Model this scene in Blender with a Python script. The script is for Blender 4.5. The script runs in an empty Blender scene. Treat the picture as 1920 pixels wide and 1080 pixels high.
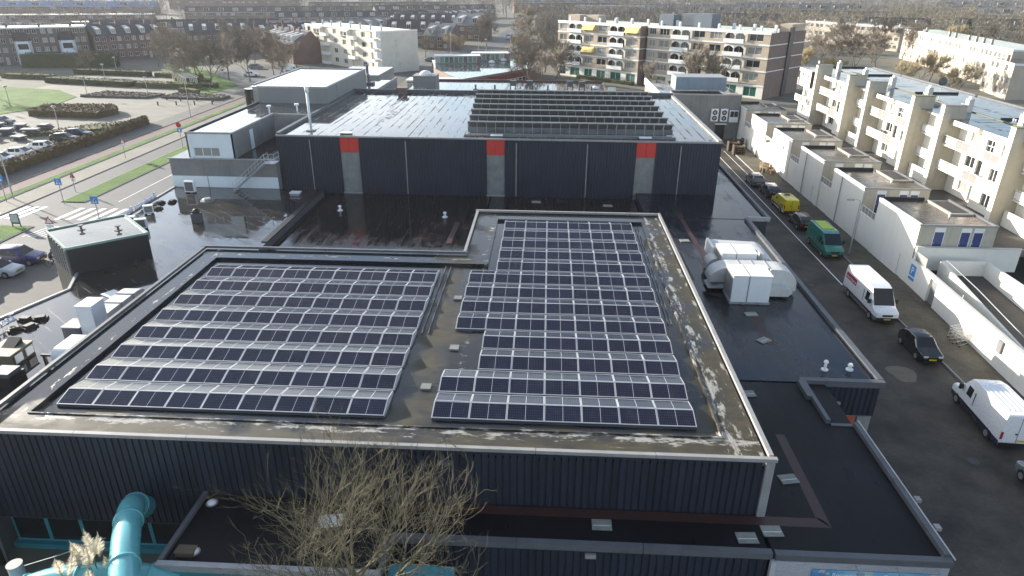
import bpy, math, random
import numpy as np
from mathutils import Vector, Matrix
R = math.radians
rnd = random.Random(7)
sc = bpy.context.scene
COL = sc.collection

# ------------------------------------------------------------------ camera, sky, sun, exposure
CAM_F, CAM_P, CAM_YAW, CAM_ROLL, CAM_H = 1271.8, .42559, .04917, .0066, 25.2
def set_camera():
    p, psi, ro = CAM_P, CAM_YAW, CAM_ROLL
    f = Vector((-math.sin(psi)*math.cos(p), math.cos(psi)*math.cos(p), -math.sin(p)))
    r = Vector((math.cos(psi), math.sin(psi), 0)); u = r.cross(f)
    r2 = r*math.cos(ro)+u*math.sin(ro); u2 = r2.cross(f)
    cd = bpy.data.cameras.new('camera'); co = bpy.data.objects.new('camera', cd); COL.objects.link(co)
    m = Matrix((r2, u2, -f)).transposed().to_4x4(); m.translation = (0, 0, CAM_H)
    co.matrix_world = m
    cd.sensor_width = 36; cd.lens = 36*CAM_F/1920; cd.clip_start = .5; cd.clip_end = 4000
    sc.camera = co
set_camera()
SUN_EL = 14.3
TO_SUN = Vector((-.837*math.cos(R(SUN_EL)), .547*math.cos(R(SUN_EL)), math.sin(R(SUN_EL)))).normalized()
w = bpy.data.worlds.new('World'); sc.world = w; w.use_nodes = True
sky = w.node_tree.nodes.new('ShaderNodeTexSky'); sky.sky_type = 'NISHITA'; sky.sun_disc = False
sky.sun_elevation = R(SUN_EL); sky.sun_rotation = math.atan2(TO_SUN.x, TO_SUN.y)
sky.air_density = 1.0; sky.dust_density = 1.0; sky.ozone_density = 2.5
def sky_clouds(nt):      # thin broken cloud over the whole sky
    N, L = nt.nodes.new, nt.links.new
    tc = N('ShaderNodeTexCoord'); mp = N('ShaderNodeMapping'); mp.inputs['Scale'].default_value = (1, 1, 2.6); L(tc.outputs['Generated'], mp.inputs[0])
    n = N('ShaderNodeTexNoise'); n.inputs['Scale'].default_value = 2.2; n.inputs['Detail'].default_value = 7; n.inputs['Roughness'].default_value = .58; L(mp.outputs[0], n.inputs['Vector'])
    r = N('ShaderNodeValToRGB'); r.color_ramp.elements[0].position = .40; r.color_ramp.elements[1].position = .62
    r.color_ramp.elements[0].color = (.0,.0,.0,1); r.color_ramp.elements[1].color = (.75,.75,.75,1); L(n.outputs['Fac'], r.inputs[0])
    bw = N('ShaderNodeRGBToBW'); L(sky.outputs[0], bw.inputs[0]); mu = N('ShaderNodeMath'); mu.operation = 'MULTIPLY_ADD'; L(bw.outputs[0], mu.inputs[0]); mu.inputs[1].default_value = 1.55; mu.inputs[2].default_value = .3
    mx = N('ShaderNodeMix'); mx.data_type = 'RGBA'; L(r.outputs[0], mx.inputs[0]); L(sky.outputs[0], mx.inputs[6]); L(mu.outputs[0], mx.inputs[7])
    L(mx.outputs[2], nt.nodes['Background'].inputs[0])
sky_clouds(w.node_tree)
w.node_tree.nodes['Background'].inputs[1].default_value = .135
sl = bpy.data.lights.new('sun', 'SUN'); sl.energy = 5.0; sl.angle = R(.6); sl.color = (1, .93, .81)
so = bpy.data.objects.new('sun', sl); COL.objects.link(so)
so.rotation_euler = (-TO_SUN).to_track_quat('-Z', 'Y').to_euler(); so.location = (-60, 40, 60)
sc.view_settings.view_transform = 'Standard'; sc.view_settings.look = 'None'
sc.view_settings.gamma = 1; sc.view_settings.use_curve_mapping = False
sc.view_settings.exposure = 1.25

# ------------------------------------------------------------------ materials
MATS = {}
def nodes_of(name):
    m = bpy.data.materials.new(name); m.use_nodes = True
    nt = m.node_tree; b = nt.nodes['Principled BSDF']
    return m, nt, b, nt.nodes.new, nt.links.new
def ramp(nt, src, stops):
    n = nt.nodes.new('ShaderNodeValToRGB'); e = n.color_ramp.elements
    while len(e) < len(stops): e.new(.5)
    for k, (p, c) in enumerate(stops):
        e[k].position = p; e[k].color = (c, c, c, 1) if not isinstance(c, tuple) else (*c, 1)
    nt.links.new(src, n.inputs[0]); return n.outputs[0]
def noise(nt, co, scale, detail=4, rough=.6, sc3=None):
    if sc3:
        mp = nt.nodes.new('ShaderNodeMapping'); nt.links.new(co, mp.inputs[0]); mp.inputs['Scale'].default_value = sc3; co = mp.outputs[0]
    n = nt.nodes.new('ShaderNodeTexNoise'); n.inputs['Scale'].default_value = scale
    n.inputs['Detail'].default_value = detail; n.inputs['Roughness'].default_value = rough
    nt.links.new(co, n.inputs['Vector']); return n.outputs['Fac']
def mixc(nt, fac, a, b, mode='MIX'):
    n = nt.nodes.new('ShaderNodeMix'); n.data_type = 'RGBA'; n.blend_type = mode
    for k, v in ((0, fac), (6, a), (7, b)):
        if isinstance(v, (int, float)): n.inputs[k].default_value = v
        elif isinstance(v, tuple): n.inputs[k].default_value = (*v, 1)
        else: nt.links.new(v, n.inputs[k])
    return n.outputs[2]
def math_(nt, op, a, b=0., c=None, clamp=False):
    n = nt.nodes.new('ShaderNodeMath'); n.operation = op; n.use_clamp = clamp
    for k, v in enumerate((a, b) if c is None else (a, b, c)):
        if isinstance(v, (int, float)): n.inputs[k].default_value = v
        else: nt.links.new(v, n.inputs[k])
    return n.outputs[0]
def coords(nt, kind='Object'):
    if kind == 'World':
        return nt.nodes.new('ShaderNodeNewGeometry').outputs['Position']
    return nt.nodes.new('ShaderNodeTexCoord').outputs[kind]
def bump(nt, b, h, strength, dist=.05):
    n = nt.nodes.new('ShaderNodeBump'); n.inputs['Strength'].default_value = strength; n.inputs['Distance'].default_value = dist
    nt.links.new(h, n.inputs['Height']); nt.links.new(n.outputs[0], b.inputs['Normal'])

def mat(name, col, rough=.7, var=.25, scale=.6, bmp=.0, metal=0., spec=.5, kind='World', streak=0., rand=0., coat=0.):
    """plain surface with two scales of stain, optional vertical streaks and per-object variation"""
    if name in MATS: return MATS[name]
    m, nt, b, N, L = nodes_of(name); co = coords(nt, kind)
    n1 = noise(nt, co, scale, 5); n2 = noise(nt, co, scale*9, 3)
    f = math_(nt, 'ADD', math_(nt, 'MULTIPLY', n1, .65), math_(nt, 'MULTIPLY', n2, .35))
    lo = tuple(c*(1-var) for c in col); hi = tuple(min(1, c*(1+var)) for c in col)
    c = mixc(nt, ramp(nt, f, ((.3, 0.), (.7, 1.))), lo, hi)
    if streak:
        s = noise(nt, co, 1.6, 4, .7, (1, 1, .08))
        c = mixc(nt, math_(nt, 'MULTIPLY', ramp(nt, s, ((.5, 0.), (.72, 1.))), streak), c, tuple(x*.45 for x in col))
    if rand:
        oi = N('ShaderNodeObjectInfo'); hs = N('ShaderNodeHueSaturation')
        L(math_(nt, 'MULTIPLY_ADD', oi.outputs['Random'], 2*rand, 1-rand), hs.inputs['Value']); L(c, hs.inputs['Color']); c = hs.outputs[0]
    L(c, b.inputs['Base Color'])
    L(math_(nt, 'MULTIPLY_ADD', n2, .25, rough-.12, clamp=True), b.inputs['Roughness'])
    b.inputs['Metallic'].default_value = metal; b.inputs['Specular IOR Level'].default_value = spec
    b.inputs['Coat Weight'].default_value = coat
    if coat: b.inputs['Coat Roughness'].default_value = .05
    if bmp: bump(nt, b, n2, bmp)
    MATS[name] = m; return m

def wet_roof(name, col, seam=(1.0, 7.5), rot=0., wet=.5, tint=None, seamamt=1., rmin=.03, rmax=.4, spec=.5, mort=.035, streak=0.):
    """bitumen felt laid in rolls, partly under a film of water"""
    if name in MATS: return MATS[name]
    m, nt, b, N, L = nodes_of(name); co = coords(nt, 'World')
    mp = N('ShaderNodeMapping'); mp.inputs['Rotation'].default_value = (0, 0, rot); L(co, mp.inputs[0])
    br = N('ShaderNodeTexBrick'); L(mp.outputs[0], br.inputs['Vector']); br.inputs['Scale'].default_value = 1.
    br.inputs['Brick Width'].default_value = seam[1]; br.inputs['Row Height'].default_value = seam[0]
    br.inputs['Mortar Size'].default_value = mort; br.inputs['Mortar Smooth'].default_value = .6
    br.inputs['Color1'].default_value = (0, 0, 0, 1); br.inputs['Color2'].default_value = (.35, .35, .35, 1); br.inputs['Mortar'].default_value = (1, 1, 1, 1)
    n1 = noise(nt, co, .16, 5, .6); n2 = noise(nt, mp.outputs[0], .9, 5, .65, (.35, 1.6, 1)); n3 = noise(nt, co, 14, 3)
    wetm = math_(nt, 'ADD', math_(nt, 'MULTIPLY', n1, .6), math_(nt, 'MULTIPLY', n2, .4))
    dry = ramp(nt, wetm, ((wet-.10, 0.), (wet+.12, 1.)))
    sm = br.outputs['Fac']
    brk = ramp(nt, n2, ((.42, 0.), (.6, 1.)))
    sline = math_(nt, 'MULTIPLY', math_(nt, 'MULTIPLY', sm, brk), seamamt)
    if streak:
        st = ramp(nt, noise(nt, co, 1., 5, .7, (.55, .05, 1)), ((.56, 0.), (.66, streak)))
        st = math_(nt, 'MULTIPLY', st, ramp(nt, noise(nt, co, 1.1, 4, .7), ((.4, 0.), (.6, 1.))))
        sline = math_(nt, 'MAXIMUM', sline, st)
    d2 = math_(nt, 'MAXIMUM', dry, sline)
    L(math_(nt, 'MULTIPLY_ADD', d2, rmax-rmin, rmin), b.inputs['Roughness'])
    c = mixc(nt, ramp(nt, n2, ((.3, 0.), (.75, 1.))), tuple(x*.7 for x in col), tuple(x*1.5 for x in col))
    if tint: c = mixc(nt, ramp(nt, n1, ((.5, 0.), (.68, .8))), c, tint)
    c = mixc(nt, math_(nt, 'MULTIPLY', sline, .6), c, tuple(x*.5 for x in col))
    L(c, b.inputs['Base Color'])
    h = math_(nt, 'ADD', math_(nt, 'MULTIPLY', d2, math_(nt, 'MULTIPLY', n3, .25)), math_(nt, 'ADD', math_(nt, 'MULTIPLY', sline, .35), math_(nt, 'MULTIPLY', n2, .10)))
    bump(nt, b, h, .14, .02); b.inputs['Specular IOR Level'].default_value = spec
    MATS[name] = m; return m

def glass_mat(name, col=(.02, .025, .03), rough=.05, curtain=.0):
    if name in MATS: return MATS[name]
    m, nt, b, N, L = nodes_of(name)
    oi = N('ShaderNodeObjectInfo')
    c = mixc(nt, ramp(nt, oi.outputs['Random'], ((.45, 0.), (.55, curtain), (.9, curtain*1.6))), col, (.6, .6, .56))
    L(c, b.inputs['Base Color']); b.inputs['Roughness'].default_value = rough; b.inputs['Specular IOR Level'].default_value = .6
    MATS[name] = m; return m

def brick_mat(name, c1, c2, mortar, w=.22, h=.065, var=.2, rough=.85, kind='Object', axis='xz'):
    if name in MATS: return MATS[name]
    m, nt, b, N, L = nodes_of(name); co = coords(nt, kind)
    sx = N('ShaderNodeSeparateXYZ'); L(co, sx.inputs[0]); cx = N('ShaderNodeCombineXYZ')
    if axis == 'xz':
        L(math_(nt, 'ADD', sx.outputs[0], sx.outputs[1]), cx.inputs[0]); L(sx.outputs[2], cx.inputs[1])
    else:
        L(sx.outputs[0], cx.inputs[0]); L(sx.outputs[1], cx.inputs[1])
    br = N('ShaderNodeTexBrick'); L(cx.outputs[0], br.inputs['Vector']); br.inputs['Scale'].default_value = 1
    br.inputs['Brick Width'].default_value = w; br.inputs['Row Height'].default_value = h; br.inputs['Mortar Size'].default_value = .008
    br.inputs['Color1'].default_value = (*c1, 1); br.inputs['Color2'].default_value = (*c2, 1); br.inputs['Mortar'].default_value = (*mortar, 1)
    n1 = noise(nt, co, .35, 5)
    c = mixc(nt, ramp(nt, n1, ((.35, 0.), (.7, 1.))), br.outputs[0], mixc(nt, 1., br.outputs[0], (1-var*1.6,)*3, 'MULTIPLY'))
    L(c, b.inputs['Base Color']); b.inputs['Roughness'].default_value = rough
    bump(nt, b, br.outputs['Fac'], -.3, .01)
    MATS[name] = m; return m

def solar_mat():
    m, nt, b, N, L = nodes_of('solar_cells'); co = coords(nt, 'Object')
    s = N('ShaderNodeSeparateXYZ'); L(co, s.inputs[0])
    def line(src, pitch, wd, off=0.):
        f = math_(nt, 'FRACT', math_(nt, 'DIVIDE', math_(nt, 'ADD', src, off), pitch))
        d = math_(nt, 'ABSOLUTE', math_(nt, 'SUBTRACT', f, .5))
        return math_(nt, 'GREATER_THAN', d, .5-wd/pitch/2)
    lx = line(s.outputs[0], .0835, .007); ly = line(s.outputs[1], .1625, .007)
    mid = math_(nt, 'LESS_THAN', math_(nt, 'ABSOLUTE', math_(nt, 'SUBTRACT', s.outputs[0], .845)), .009)
    oi = N('ShaderNodeObjectInfo')
    base = mixc(nt, oi.outputs['Random'], (.005, .007, .022), (.008, .010, .030))
    c = mixc(nt, math_(nt, 'MULTIPLY', math_(nt, 'MAXIMUM', lx, ly), .55), base, (.16, .17, .2))
    c = mixc(nt, mid, c, (.6, .6, .62))
    dirt = noise(nt, coords(nt, 'World'), 1.3, 5, .7)
    c = mixc(nt, math_(nt, 'MULTIPLY', ramp(nt, dirt, ((.5, 0.), (.8, 1.))), .06), c, (.35, .33, .3))
    L(c, b.inputs['Base Color'])
    fine = noise(nt, coords(nt, 'World'), 60, 2)
    L(math_(nt, 'MULTIPLY_ADD', fine, .14, .10), b.inputs['Roughness'])
    b.inputs['Specular IOR Level'].default_value = .28; bump(nt, b, fine, .05, .002)
    return m
MATS['solar'] = solar_mat()

def old_roof_mat():
    """worn roof of the hall: dark felt, moss, peeling pale coating near the upstand"""
    m, nt, b, N, L = nodes_of('worn_hall_roof'); co = coords(nt, 'World')
    s = N('ShaderNodeSeparateXYZ'); L(co, s.inputs[0]); x, y = s.outputs[0], s.outputs[1]
    def dist(src, v): return math_(nt, 'ABSOLUTE', math_(nt, 'SUBTRACT', src, v))
    d_front = dist(y, 24.75); d_right = dist(x, 8.5); d_left = dist(x, -23.9); d_mid = dist(x, -4.2); d_back = dist(y, 45.0); d_r2 = dist(x, 9.5)
    n_a = noise(nt, co, 2.1, 8, .68, (.5, 1.6, 1)); n_b = noise(nt, co, 2.1, 8, .68, (1.6, .5, 1)); n_m = noise(nt, co, .35, 5, .6); n_f = noise(nt, co, 18, 3)
    def flake(d, n, wdt, thr):
        p = math_(nt, 'SUBTRACT', n, math_(nt, 'MULTIPLY', d, wdt)); return ramp(nt, p, ((thr, 0.), (thr+.07, 1.)))
    wt = flake(d_front, n_a, .22, .475)
    for a in (flake(d_right, n_b, .20, .475), flake(d_r2, n_b, .5, .5), flake(d_left, n_b, .45, .52), flake(d_mid, n_a, .28, .53), flake(d_back, n_a, .3, .53)):
        wt = math_(nt, 'MAXIMUM', wt, a)
    lim = math_(nt, 'MULTIPLY', math_(nt, 'GREATER_THAN', n_m, .34), 1.)
    wt = math_(nt, 'MULTIPLY', wt, lim)
    edge = math_(nt, 'MINIMUM', math_(nt, 'MINIMUM', dist(y, 23.9), math_(nt, 'MULTIPLY', dist(x, 9.3), 1.2)), math_(nt, 'MULTIPLY_ADD', dist(x, -6.0), .9, .5))
    mossy = ramp(nt, math_(nt, 'SUBTRACT', n_m, math_(nt, 'MULTIPLY', edge, .13)), ((.22, 0.), (.5, 1.)))
    wetc = mixc(nt, n_f, (.007, .008, .011), (.014, .015, .018))
    mossc = mixc(nt, ramp(nt, n_a, ((.35, 0.), (.65, 1.))), (.026, .021, .015), (.068, .058, .03))
    c = mixc(nt, mossy, wetc, mossc)
    c = mixc(nt, wt, c, mixc(nt, n_f, (.25, .24, .215), (.42, .4, .355)))
    L(c, b.inputs['Base Color'])
    r = math_(nt, 'MAXIMUM', math_(nt, 'MULTIPLY_ADD', mossy, .62, .10), math_(nt, 'MULTIPLY', wt, .55))
    r2 = math_(nt, 'MULTIPLY', r, math_(nt, 'MULTIPLY_ADD', n_a, .8, .6))
    L(r2, b.inputs['Roughness']); bump(nt, b, math_(nt, 'ADD', math_(nt, 'MULTIPLY', n_f, mossy), wt), .35, .015)
    MATS['old_roof'] = m
old_roof_mat()

# ------------------------------------------------------------------ mesh helpers
class MB:
    def __init__(s): s.v = []; s.f = []; s.m = []
    def quad(s, a, b, c, d, mi=0):
        k = len(s.v); s.v += [a, b, c, d]; s.f.append((k, k+1, k+2, k+3)); s.m.append(mi); return s
    def poly(s, pts, mi=0):
        k = len(s.v); s.v += list(pts); s.f.append(tuple(range(k, k+len(pts)))); s.m.append(mi); return s
    def box(s, x0, x1, y0, y1, z0, z1, mi=0):
        k = len(s.v)
        s.v += [(x0,y0,z0),(x1,y0,z0),(x1,y1,z0),(x0,y1,z0),(x0,y0,z1),(x1,y0,z1),(x1,y1,z1),(x0,y1,z1)]
        for f in ((0,3,2,1),(4,5,6,7),(0,1,5,4),(1,2,6,5),(2,3,7,6),(3,0,4,7)):
            s.f.append(tuple(k+i for i in f)); s.m.append(mi)
        return s
    def prism(s, pts, z0, z1, mi=0, mtop=None):
        """closed polygon pts (ccw) extruded in z; z1 may be a list"""
        n = len(pts); k = len(s.v)
        zt = z1 if isinstance(z1, (list, tuple)) else [z1]*n
        s.v += [(p[0], p[1], z0) for p in pts]+[(p[0], p[1], z) for p, z in zip(pts, zt)]
        for i in range(n):
            j = (i+1) % n; s.f.append((k+i, k+j, k+n+j, k+n+i)); s.m.append(mi)
        s.f.append(tuple(k+n+i for i in range(n))); s.m.append(mi if mtop is None else mtop)
        s.f.append(tuple(k+n-1-i for i in range(n))); s.m.append(mi)
        return s
    def prof(s, pts, y0, y1, mi=0):
        """polygon in x-z extruded along y"""
        n = len(pts); k = len(s.v)
        s.v += [(p[0], y0, p[1]) for p in pts]+[(p[0], y1, p[1]) for p in pts]
        for i in range(n):
            j = (i+1) % n; s.f.append((k+i, k+j, k+n+j, k+n+i)); s.m.append(mi)
        s.f.append(tuple(k+n-1-i for i in range(n))); s.m.append(mi); s.f.append(tuple(k+n+i for i in range(n))); s.m.append(mi)
        return s
    def profx(s, pts, x0, x1, mi=0):
        """polygon in y-z extruded along x"""
        n = len(pts); k = len(s.v)
        s.v += [(x0, p[0], p[1]) for p in pts]+[(x1, p[0], p[1]) for p in pts]
        for i in range(n):
            j = (i+1) % n; s.f.append((k+i, k+j, k+n+j, k+n+i)); s.m.append(mi)
        s.f.append(tuple(k+n-1-i for i in range(n))); s.m.append(mi); s.f.append(tuple(k+n+i for i in range(n))); s.m.append(mi)
        return s
    def tube(s, path, radii, n=8, mi=0, caps=True):
        path = [Vector(p) for p in path]; rings = []
        if not isinstance(radii, (list, tuple)): radii = [radii]*len(path)
        up = None
        for i, p in enumerate(path):
            t = (path[min(i+1, len(path)-1)]-path[max(i-1, 0)]).normalized()
            a = t.orthogonal().normalized() if up is None else (up-t*up.dot(t)).normalized()
            up = a; b = t.cross(a); k = len(s.v)
            for j in range(n):
                q = p+(a*math.cos(2*math.pi*j/n)+b*math.sin(2*math.pi*j/n))*radii[i]; s.v.append(tuple(q))
            rings.append(k)
        for k0, k1 in zip(rings, rings[1:]):
            for j in range(n):
                j2 = (j+1) % n; s.f.append((k0+j, k0+j2, k1+j2, k1+j)); s.m.append(mi)
        if caps:
            s.f.append(tuple(rings[0]+n-1-j for j in range(n))); s.m.append(mi)
            s.f.append(tuple(rings[-1]+j for j in range(n))); s.m.append(mi)
        return s
    def cyl(s, x, y, z0, z1, r, n=12, mi=0, r1=None):
        return s.tube([(x, y, z0), (x, y, z1)], [r, r if r1 is None else r1], n, mi)
    def bar(s, a, b, wd, mi=0):
        return s.tube([a, b], wd*.7, 4, mi)
    def dome(s, x, y, z, r, h, n=12, mi=0):
        rr = [(r, 0), (r*.92, h*.45), (r*.65, h*.8), (r*.3, h*.96), (.01, h)]
        return s.tube([(x, y, z+q[1]) for q in rr], [q[0] for q in rr], n, mi)
    def mesh(s, name, mats, smooth=False):
        me = bpy.data.meshes.new(name); me.from_pydata(s.v, [], s.f)
        for m in (mats if isinstance(mats, (list, tuple)) else [mats]): me.materials.append(m)
        if len(me.materials) > 1: me.polygons.foreach_set('material_index', s.m)
        if smooth: me.polygons.foreach_set('use_smooth', [True]*len(s.f))
        me.update(); return me
    def build(s, name, mats, parent=None, smooth=False, loc=(0,0,0), rz=0.):
        return link(name, s.mesh(name, mats, smooth), parent, loc, rz)
def link(name, me, parent=None, loc=(0,0,0), rz=0.):
    o = bpy.data.objects.new(name, me); COL.objects.link(o)
    if parent: o.parent = parent
    o.location = loc; o.rotation_euler = (0, 0, rz); return o
def tag(o, label=None, cat=None, group=None, kind=None):
    if label: o['label'] = label
    if cat: o['category'] = cat
    if group: o['group'] = group
    if kind: o['kind'] = kind
    return o
def thing(name, label, cat, loc=(0,0,0), rz=0., group=None):
    o = bpy.data.objects.new(name, None); COL.objects.link(o); o.empty_display_size = .3
    o.location = loc; o.rotation_euler = (0, 0, rz); return tag(o, label, cat, group)
def struct(name, mb, m): return tag(mb.build(name, m), kind='structure')
def copy_tree(o, loc=None, rz=None, parent=None, scale=None):
    c = o.copy(); COL.objects.link(c)
    if parent: c.parent = parent
    if loc is not None: c.location = loc
    if rz is not None: c.rotation_euler = (0, 0, rz)
    if scale is not None: c.scale = scale
    for ch in o.children: copy_tree(ch, parent=c)
    return c
ORD = ['first','second','third','fourth','fifth','sixth','seventh','eighth','ninth','tenth','eleventh','twelfth','thirteenth','fourteenth','fifteenth','sixteenth','seventeenth','eighteenth','nineteenth','twentieth']
def sheet(x0, x1, y0, y1, z): return MB().quad((x0,y0,z),(x1,y0,z),(x1,y1,z),(x0,y1,z))

# walls with real openings; f(u, z, d) maps facade coordinates (d = depth inwards) to xyz
def wall_grid(mb, u0, u1, z0, z1, holes, f, depth=.2, mi=0, mrev=None):
    us = sorted({u0, u1, *[h[0] for h in holes], *[h[1] for h in holes]}); zs = sorted({z0, z1, *[h[2] for h in holes], *[h[3] for h in holes]})
    us = [u for u in us if u0 <= u <= u1]; zs = [z for z in zs if z0 <= z <= z1]
    for ua, ub in zip(us, us[1:]):
        run = None
        for za, zb in zip(zs, zs[1:]):
            um, zm = (ua+ub)/2, (za+zb)/2
            inside = any(h[0] < um < h[1] and h[2] < zm < h[3] for h in holes)
            if inside:
                if run: mb.quad(f(ua,run[0],0),f(ub,run[0],0),f(ub,run[1],0),f(ua,run[1],0),mi); run = None
            else: run = (run[0], zb) if run else (za, zb)
        if run: mb.quad(f(ua,run[0],0),f(ub,run[0],0),f(ub,run[1],0),f(ua,run[1],0),mi)
    mr = mi if mrev is None else mrev
    for a, b, c, d in holes:
        mb.quad(f(a,c,0),f(a,c,depth),f(a,d,depth),f(a,d,0),mr); mb.quad(f(b,c,depth),f(b,c,0),f(b,d,0),f(b,d,depth),mr)
        mb.quad(f(a,c,0),f(b,c,0),f(b,c,depth),f(a,c,depth),mr); mb.quad(f(a,d,depth),f(b,d,depth),f(b,d,0),f(a,d,0),mr)
    return mb
WC = {}
def window_mesh(wd, ht, nx=2, nz=1, fm='white_frame', gm='glass', fr=.07):
    """frame, glazing bars and a pane, local x across, y inwards, z up"""
    key = (round(wd,2), round(ht,2), nx, nz, fm, gm)
    if key in WC: return WC[key]
    mb = MB()
    mb.box(0,wd,0,.07,0,fr).box(0,wd,0,.07,ht-fr,ht).box(0,fr,0,.07,fr,ht-fr).box(wd-fr,wd,0,.07,fr,ht-fr)
    for i in range(1, nx): x = wd*i/nx; mb.box(x-fr/2,x+fr/2,.003,.067,fr,ht-fr)
    for i in range(1, nz): z = ht*i/nz; mb.box(fr,wd-fr,.006,.064,z-fr/2,z+fr/2)
    mb.quad((fr,.045,fr),(wd-fr,.045,fr),(wd-fr,.045,ht-fr),(fr,.045,ht-fr),1)
    WC[key] = mb.mesh('window', [MATS[fm], MATS[gm]]); return WC[key]
def window(parent, loc, wd, ht, rz=0., nx=2, nz=1, fm='white_frame', gm='glass', name='window'):
    return link(name, window_mesh(wd, ht, nx, nz, fm, gm), parent, loc, rz)

# ------------------------------------------------------------------ shared materials
mat('white_frame', (.75,.75,.72), .5, .08); mat('dark_frame', (.05,.05,.055), .5, .2); mat('teal_frame', (.05,.28,.33), .5, .15)
glass_mat('glass', curtain=.35); glass_mat('glass_dark', (.012,.014,.017)); glass_mat('glass_green', (.02,.12,.09), .08, .1)
mat('navy', (.018,.025,.041), .45, .25, .8, rand=.18, streak=.35); mat('navy_back', (.017,.024,.045), .5, .25, .5, streak=.4)
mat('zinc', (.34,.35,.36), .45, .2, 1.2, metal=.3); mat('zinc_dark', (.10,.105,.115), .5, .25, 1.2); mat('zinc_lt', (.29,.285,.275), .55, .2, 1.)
mat('alu', (.50,.51,.53), .45, .1, metal=.2); mat('galv', (.45,.46,.47), .4, .15, metal=.6)
mat('concrete', (.30,.29,.27), .85, .25, .7, streak=.25); mat('concrete_dk', (.20,.20,.195), .8, .2, .5, streak=.35); mat('grey_panel', (.23,.235,.23), .7, .1, .3, streak=.12)
mat('red_panel', (.55,.035,.025), .5, .12, .8); mat('panel_grey_dirty', (.20,.205,.20), .6, .35, .9, streak=.4)
mat('white_wall', (.80,.77,.69), .85, .05, .35, streak=.12); mat('white_paint', (.82,.82,.80), .5, .06); mat('pale_blue', (.70,.76,.79), .5, .07, streak=.1)
mat('cream', (.66,.62,.52), .85, .1, .5, streak=.15); mat('beige_brick', (.46,.38,.29), .85, .16, .8); mat('brown_brick', (.20,.14,.115), .85, .2, .8)
mat('pier', (.48,.44,.355), .85, .15, .8, streak=.3); mat('yellow_canvas', (.78,.62,.22), .8, .08); mat('pinkred', (.50,.19,.18), .7, .1)
mat('blue_door', (.035,.055,.19), .45, .12); mat('orange_door', (.55,.09,.03), .5, .1); mat('black', (.012,.012,.013), .5, .2); mat('rubber', (.018,.018,.019), .8, .2)
mat('duct', (.55,.55,.53), .65, .12, .9, streak=.2); mat('ahu_white', (.78,.80,.80), .45, .06, .8, streak=.08)
mat('teal', (.13,.44,.47), .22, .1, .6, coat=.5); mat('teal_dk', (.03,.20,.25), .35, .2)
mat('moss_cap', (.22,.23,.09), .9, .35, 1.2); mat('plaster_sh', (.58,.56,.52), .85, .1, .4, streak=.2)
wet_roof('wet_mid', (.014,.011,.010), rot=R(90), wet=.55, tint=(.04,.026,.02), mort=.06, streak=.8)
wet_roof('wet_left', (.030,.028,.028), rot=R(38), wet=.58, tint=(.06,.05,.032), rmin=.025, spec=.95, mort=.06, streak=.7)
wet_roof('wet_right', (.011,.012,.017), rot=R(90), wet=.50, spec=.4)
wet_roof('wet_front', (.008,.008,.010), rot=R(90), wet=.40, rmax=.55, spec=.18)
wet_roof('wet_hall', (.035,.033,.036), rot=R(90), wet=.64, tint=(.06,.03,.03), rmin=.02, rmax=.6, spec=1., mort=.11, streak=1.)
wet_roof('wet_far', (.05,.052,.058), rot=R(90), wet=.66, spec=1., mort=.08, streak=.8)
wet_roof('wet_block', (.075,.06,.045), seam=(.5,5), rot=0, wet=.5, tint=(.10,.085,.05), rmin=.10)
wet_roof('wet_houses', (.045,.05,.06), seam=(1,6), rot=0, wet=.62, spec=.9, rmax=.6, mort=.10, streak=.9)
mat('strip_red', (.05,.02,.017), .5, .25, 1.); mat('slab', (.24,.25,.22), .6, .3, 3)
# ------------------------------------------------------------------ ground, roads, pavements
mat('earth', (.13,.125,.095), .95, .35, .05, .2); mat('asphalt', (.10,.10,.104), .75, .2, .4, .1)
mat('paver_beige', (.20,.188,.155), .85, .25, .3); mat('paver_grey_shaded', (.11,.105,.095), .8, .25, .4); mat('red_asphalt', (.15,.10,.092), .85, .15, .5)  # grey paver darkened in its colour to stand in for the forecourt shadow
mat('kerb', (.30,.30,.29), .8, .15, 1.); mat('kerb_dark', (.07,.07,.075), .8, .2, 1.); mat('road_paint', (.80,.80,.78), .6, .1, 3.)
mat('deck_dark', (.055,.05,.045), .7, .35, .6)
def grass_mat():
    m, nt, b, N, L = nodes_of('lawn'); co = coords(nt, 'World')
    n1 = noise(nt, co, .25, 5); n2 = noise(nt, co, 9, 4, .7)
    c = mixc(nt, ramp(nt, n1, ((.35,0.),(.65,1.))), (.05,.135,.006), (.12,.25,.010))
    c = mixc(nt, ramp(nt, n2, ((.35,.0),(.7,.7))), c, (.025,.055,.008))
    L(c, b.inputs['Base Color']); b.inputs['Roughness'].default_value = .95; bump(nt, b, n2, .9, .12)
    MATS['lawn'] = m
grass_mat()
brick_mat('street_brick', (.078,.062,.045), (.102,.082,.06), (.05,.042,.033), .21, .105, .5, .7, 'World', 'xy')
brick_mat('pavement_tile', (.10,.088,.062), (.125,.11,.08), (.065,.058,.045), .3, .3, .35, .8, 'World', 'xy')
struct('ground', sheet(-1800,1800,-60,3200,-.03), MATS['earth'])
struct('park_paving', sheet(-128,-70.9,84,205,.0), MATS['paver_beige'])
struct('pavement_by_hedge', sheet(-75.2,-71.05,60,190,.006), MATS['paver_grey_shaded'])
struct('cycle_path', sheet(-71,-68.35,50,215,.004), MATS['red_asphalt'])
struct('central_path', sheet(-66.95,-63.1,50,205,.004), MATS['paver_beige'])
struct('road', sheet(-63.1,-49.0,30,205,.002), MATS['asphalt'])
struct('forecourt_paving', sheet(-49.0,-30,30,140,.008), MATS['paver_grey_shaded'])
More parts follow.
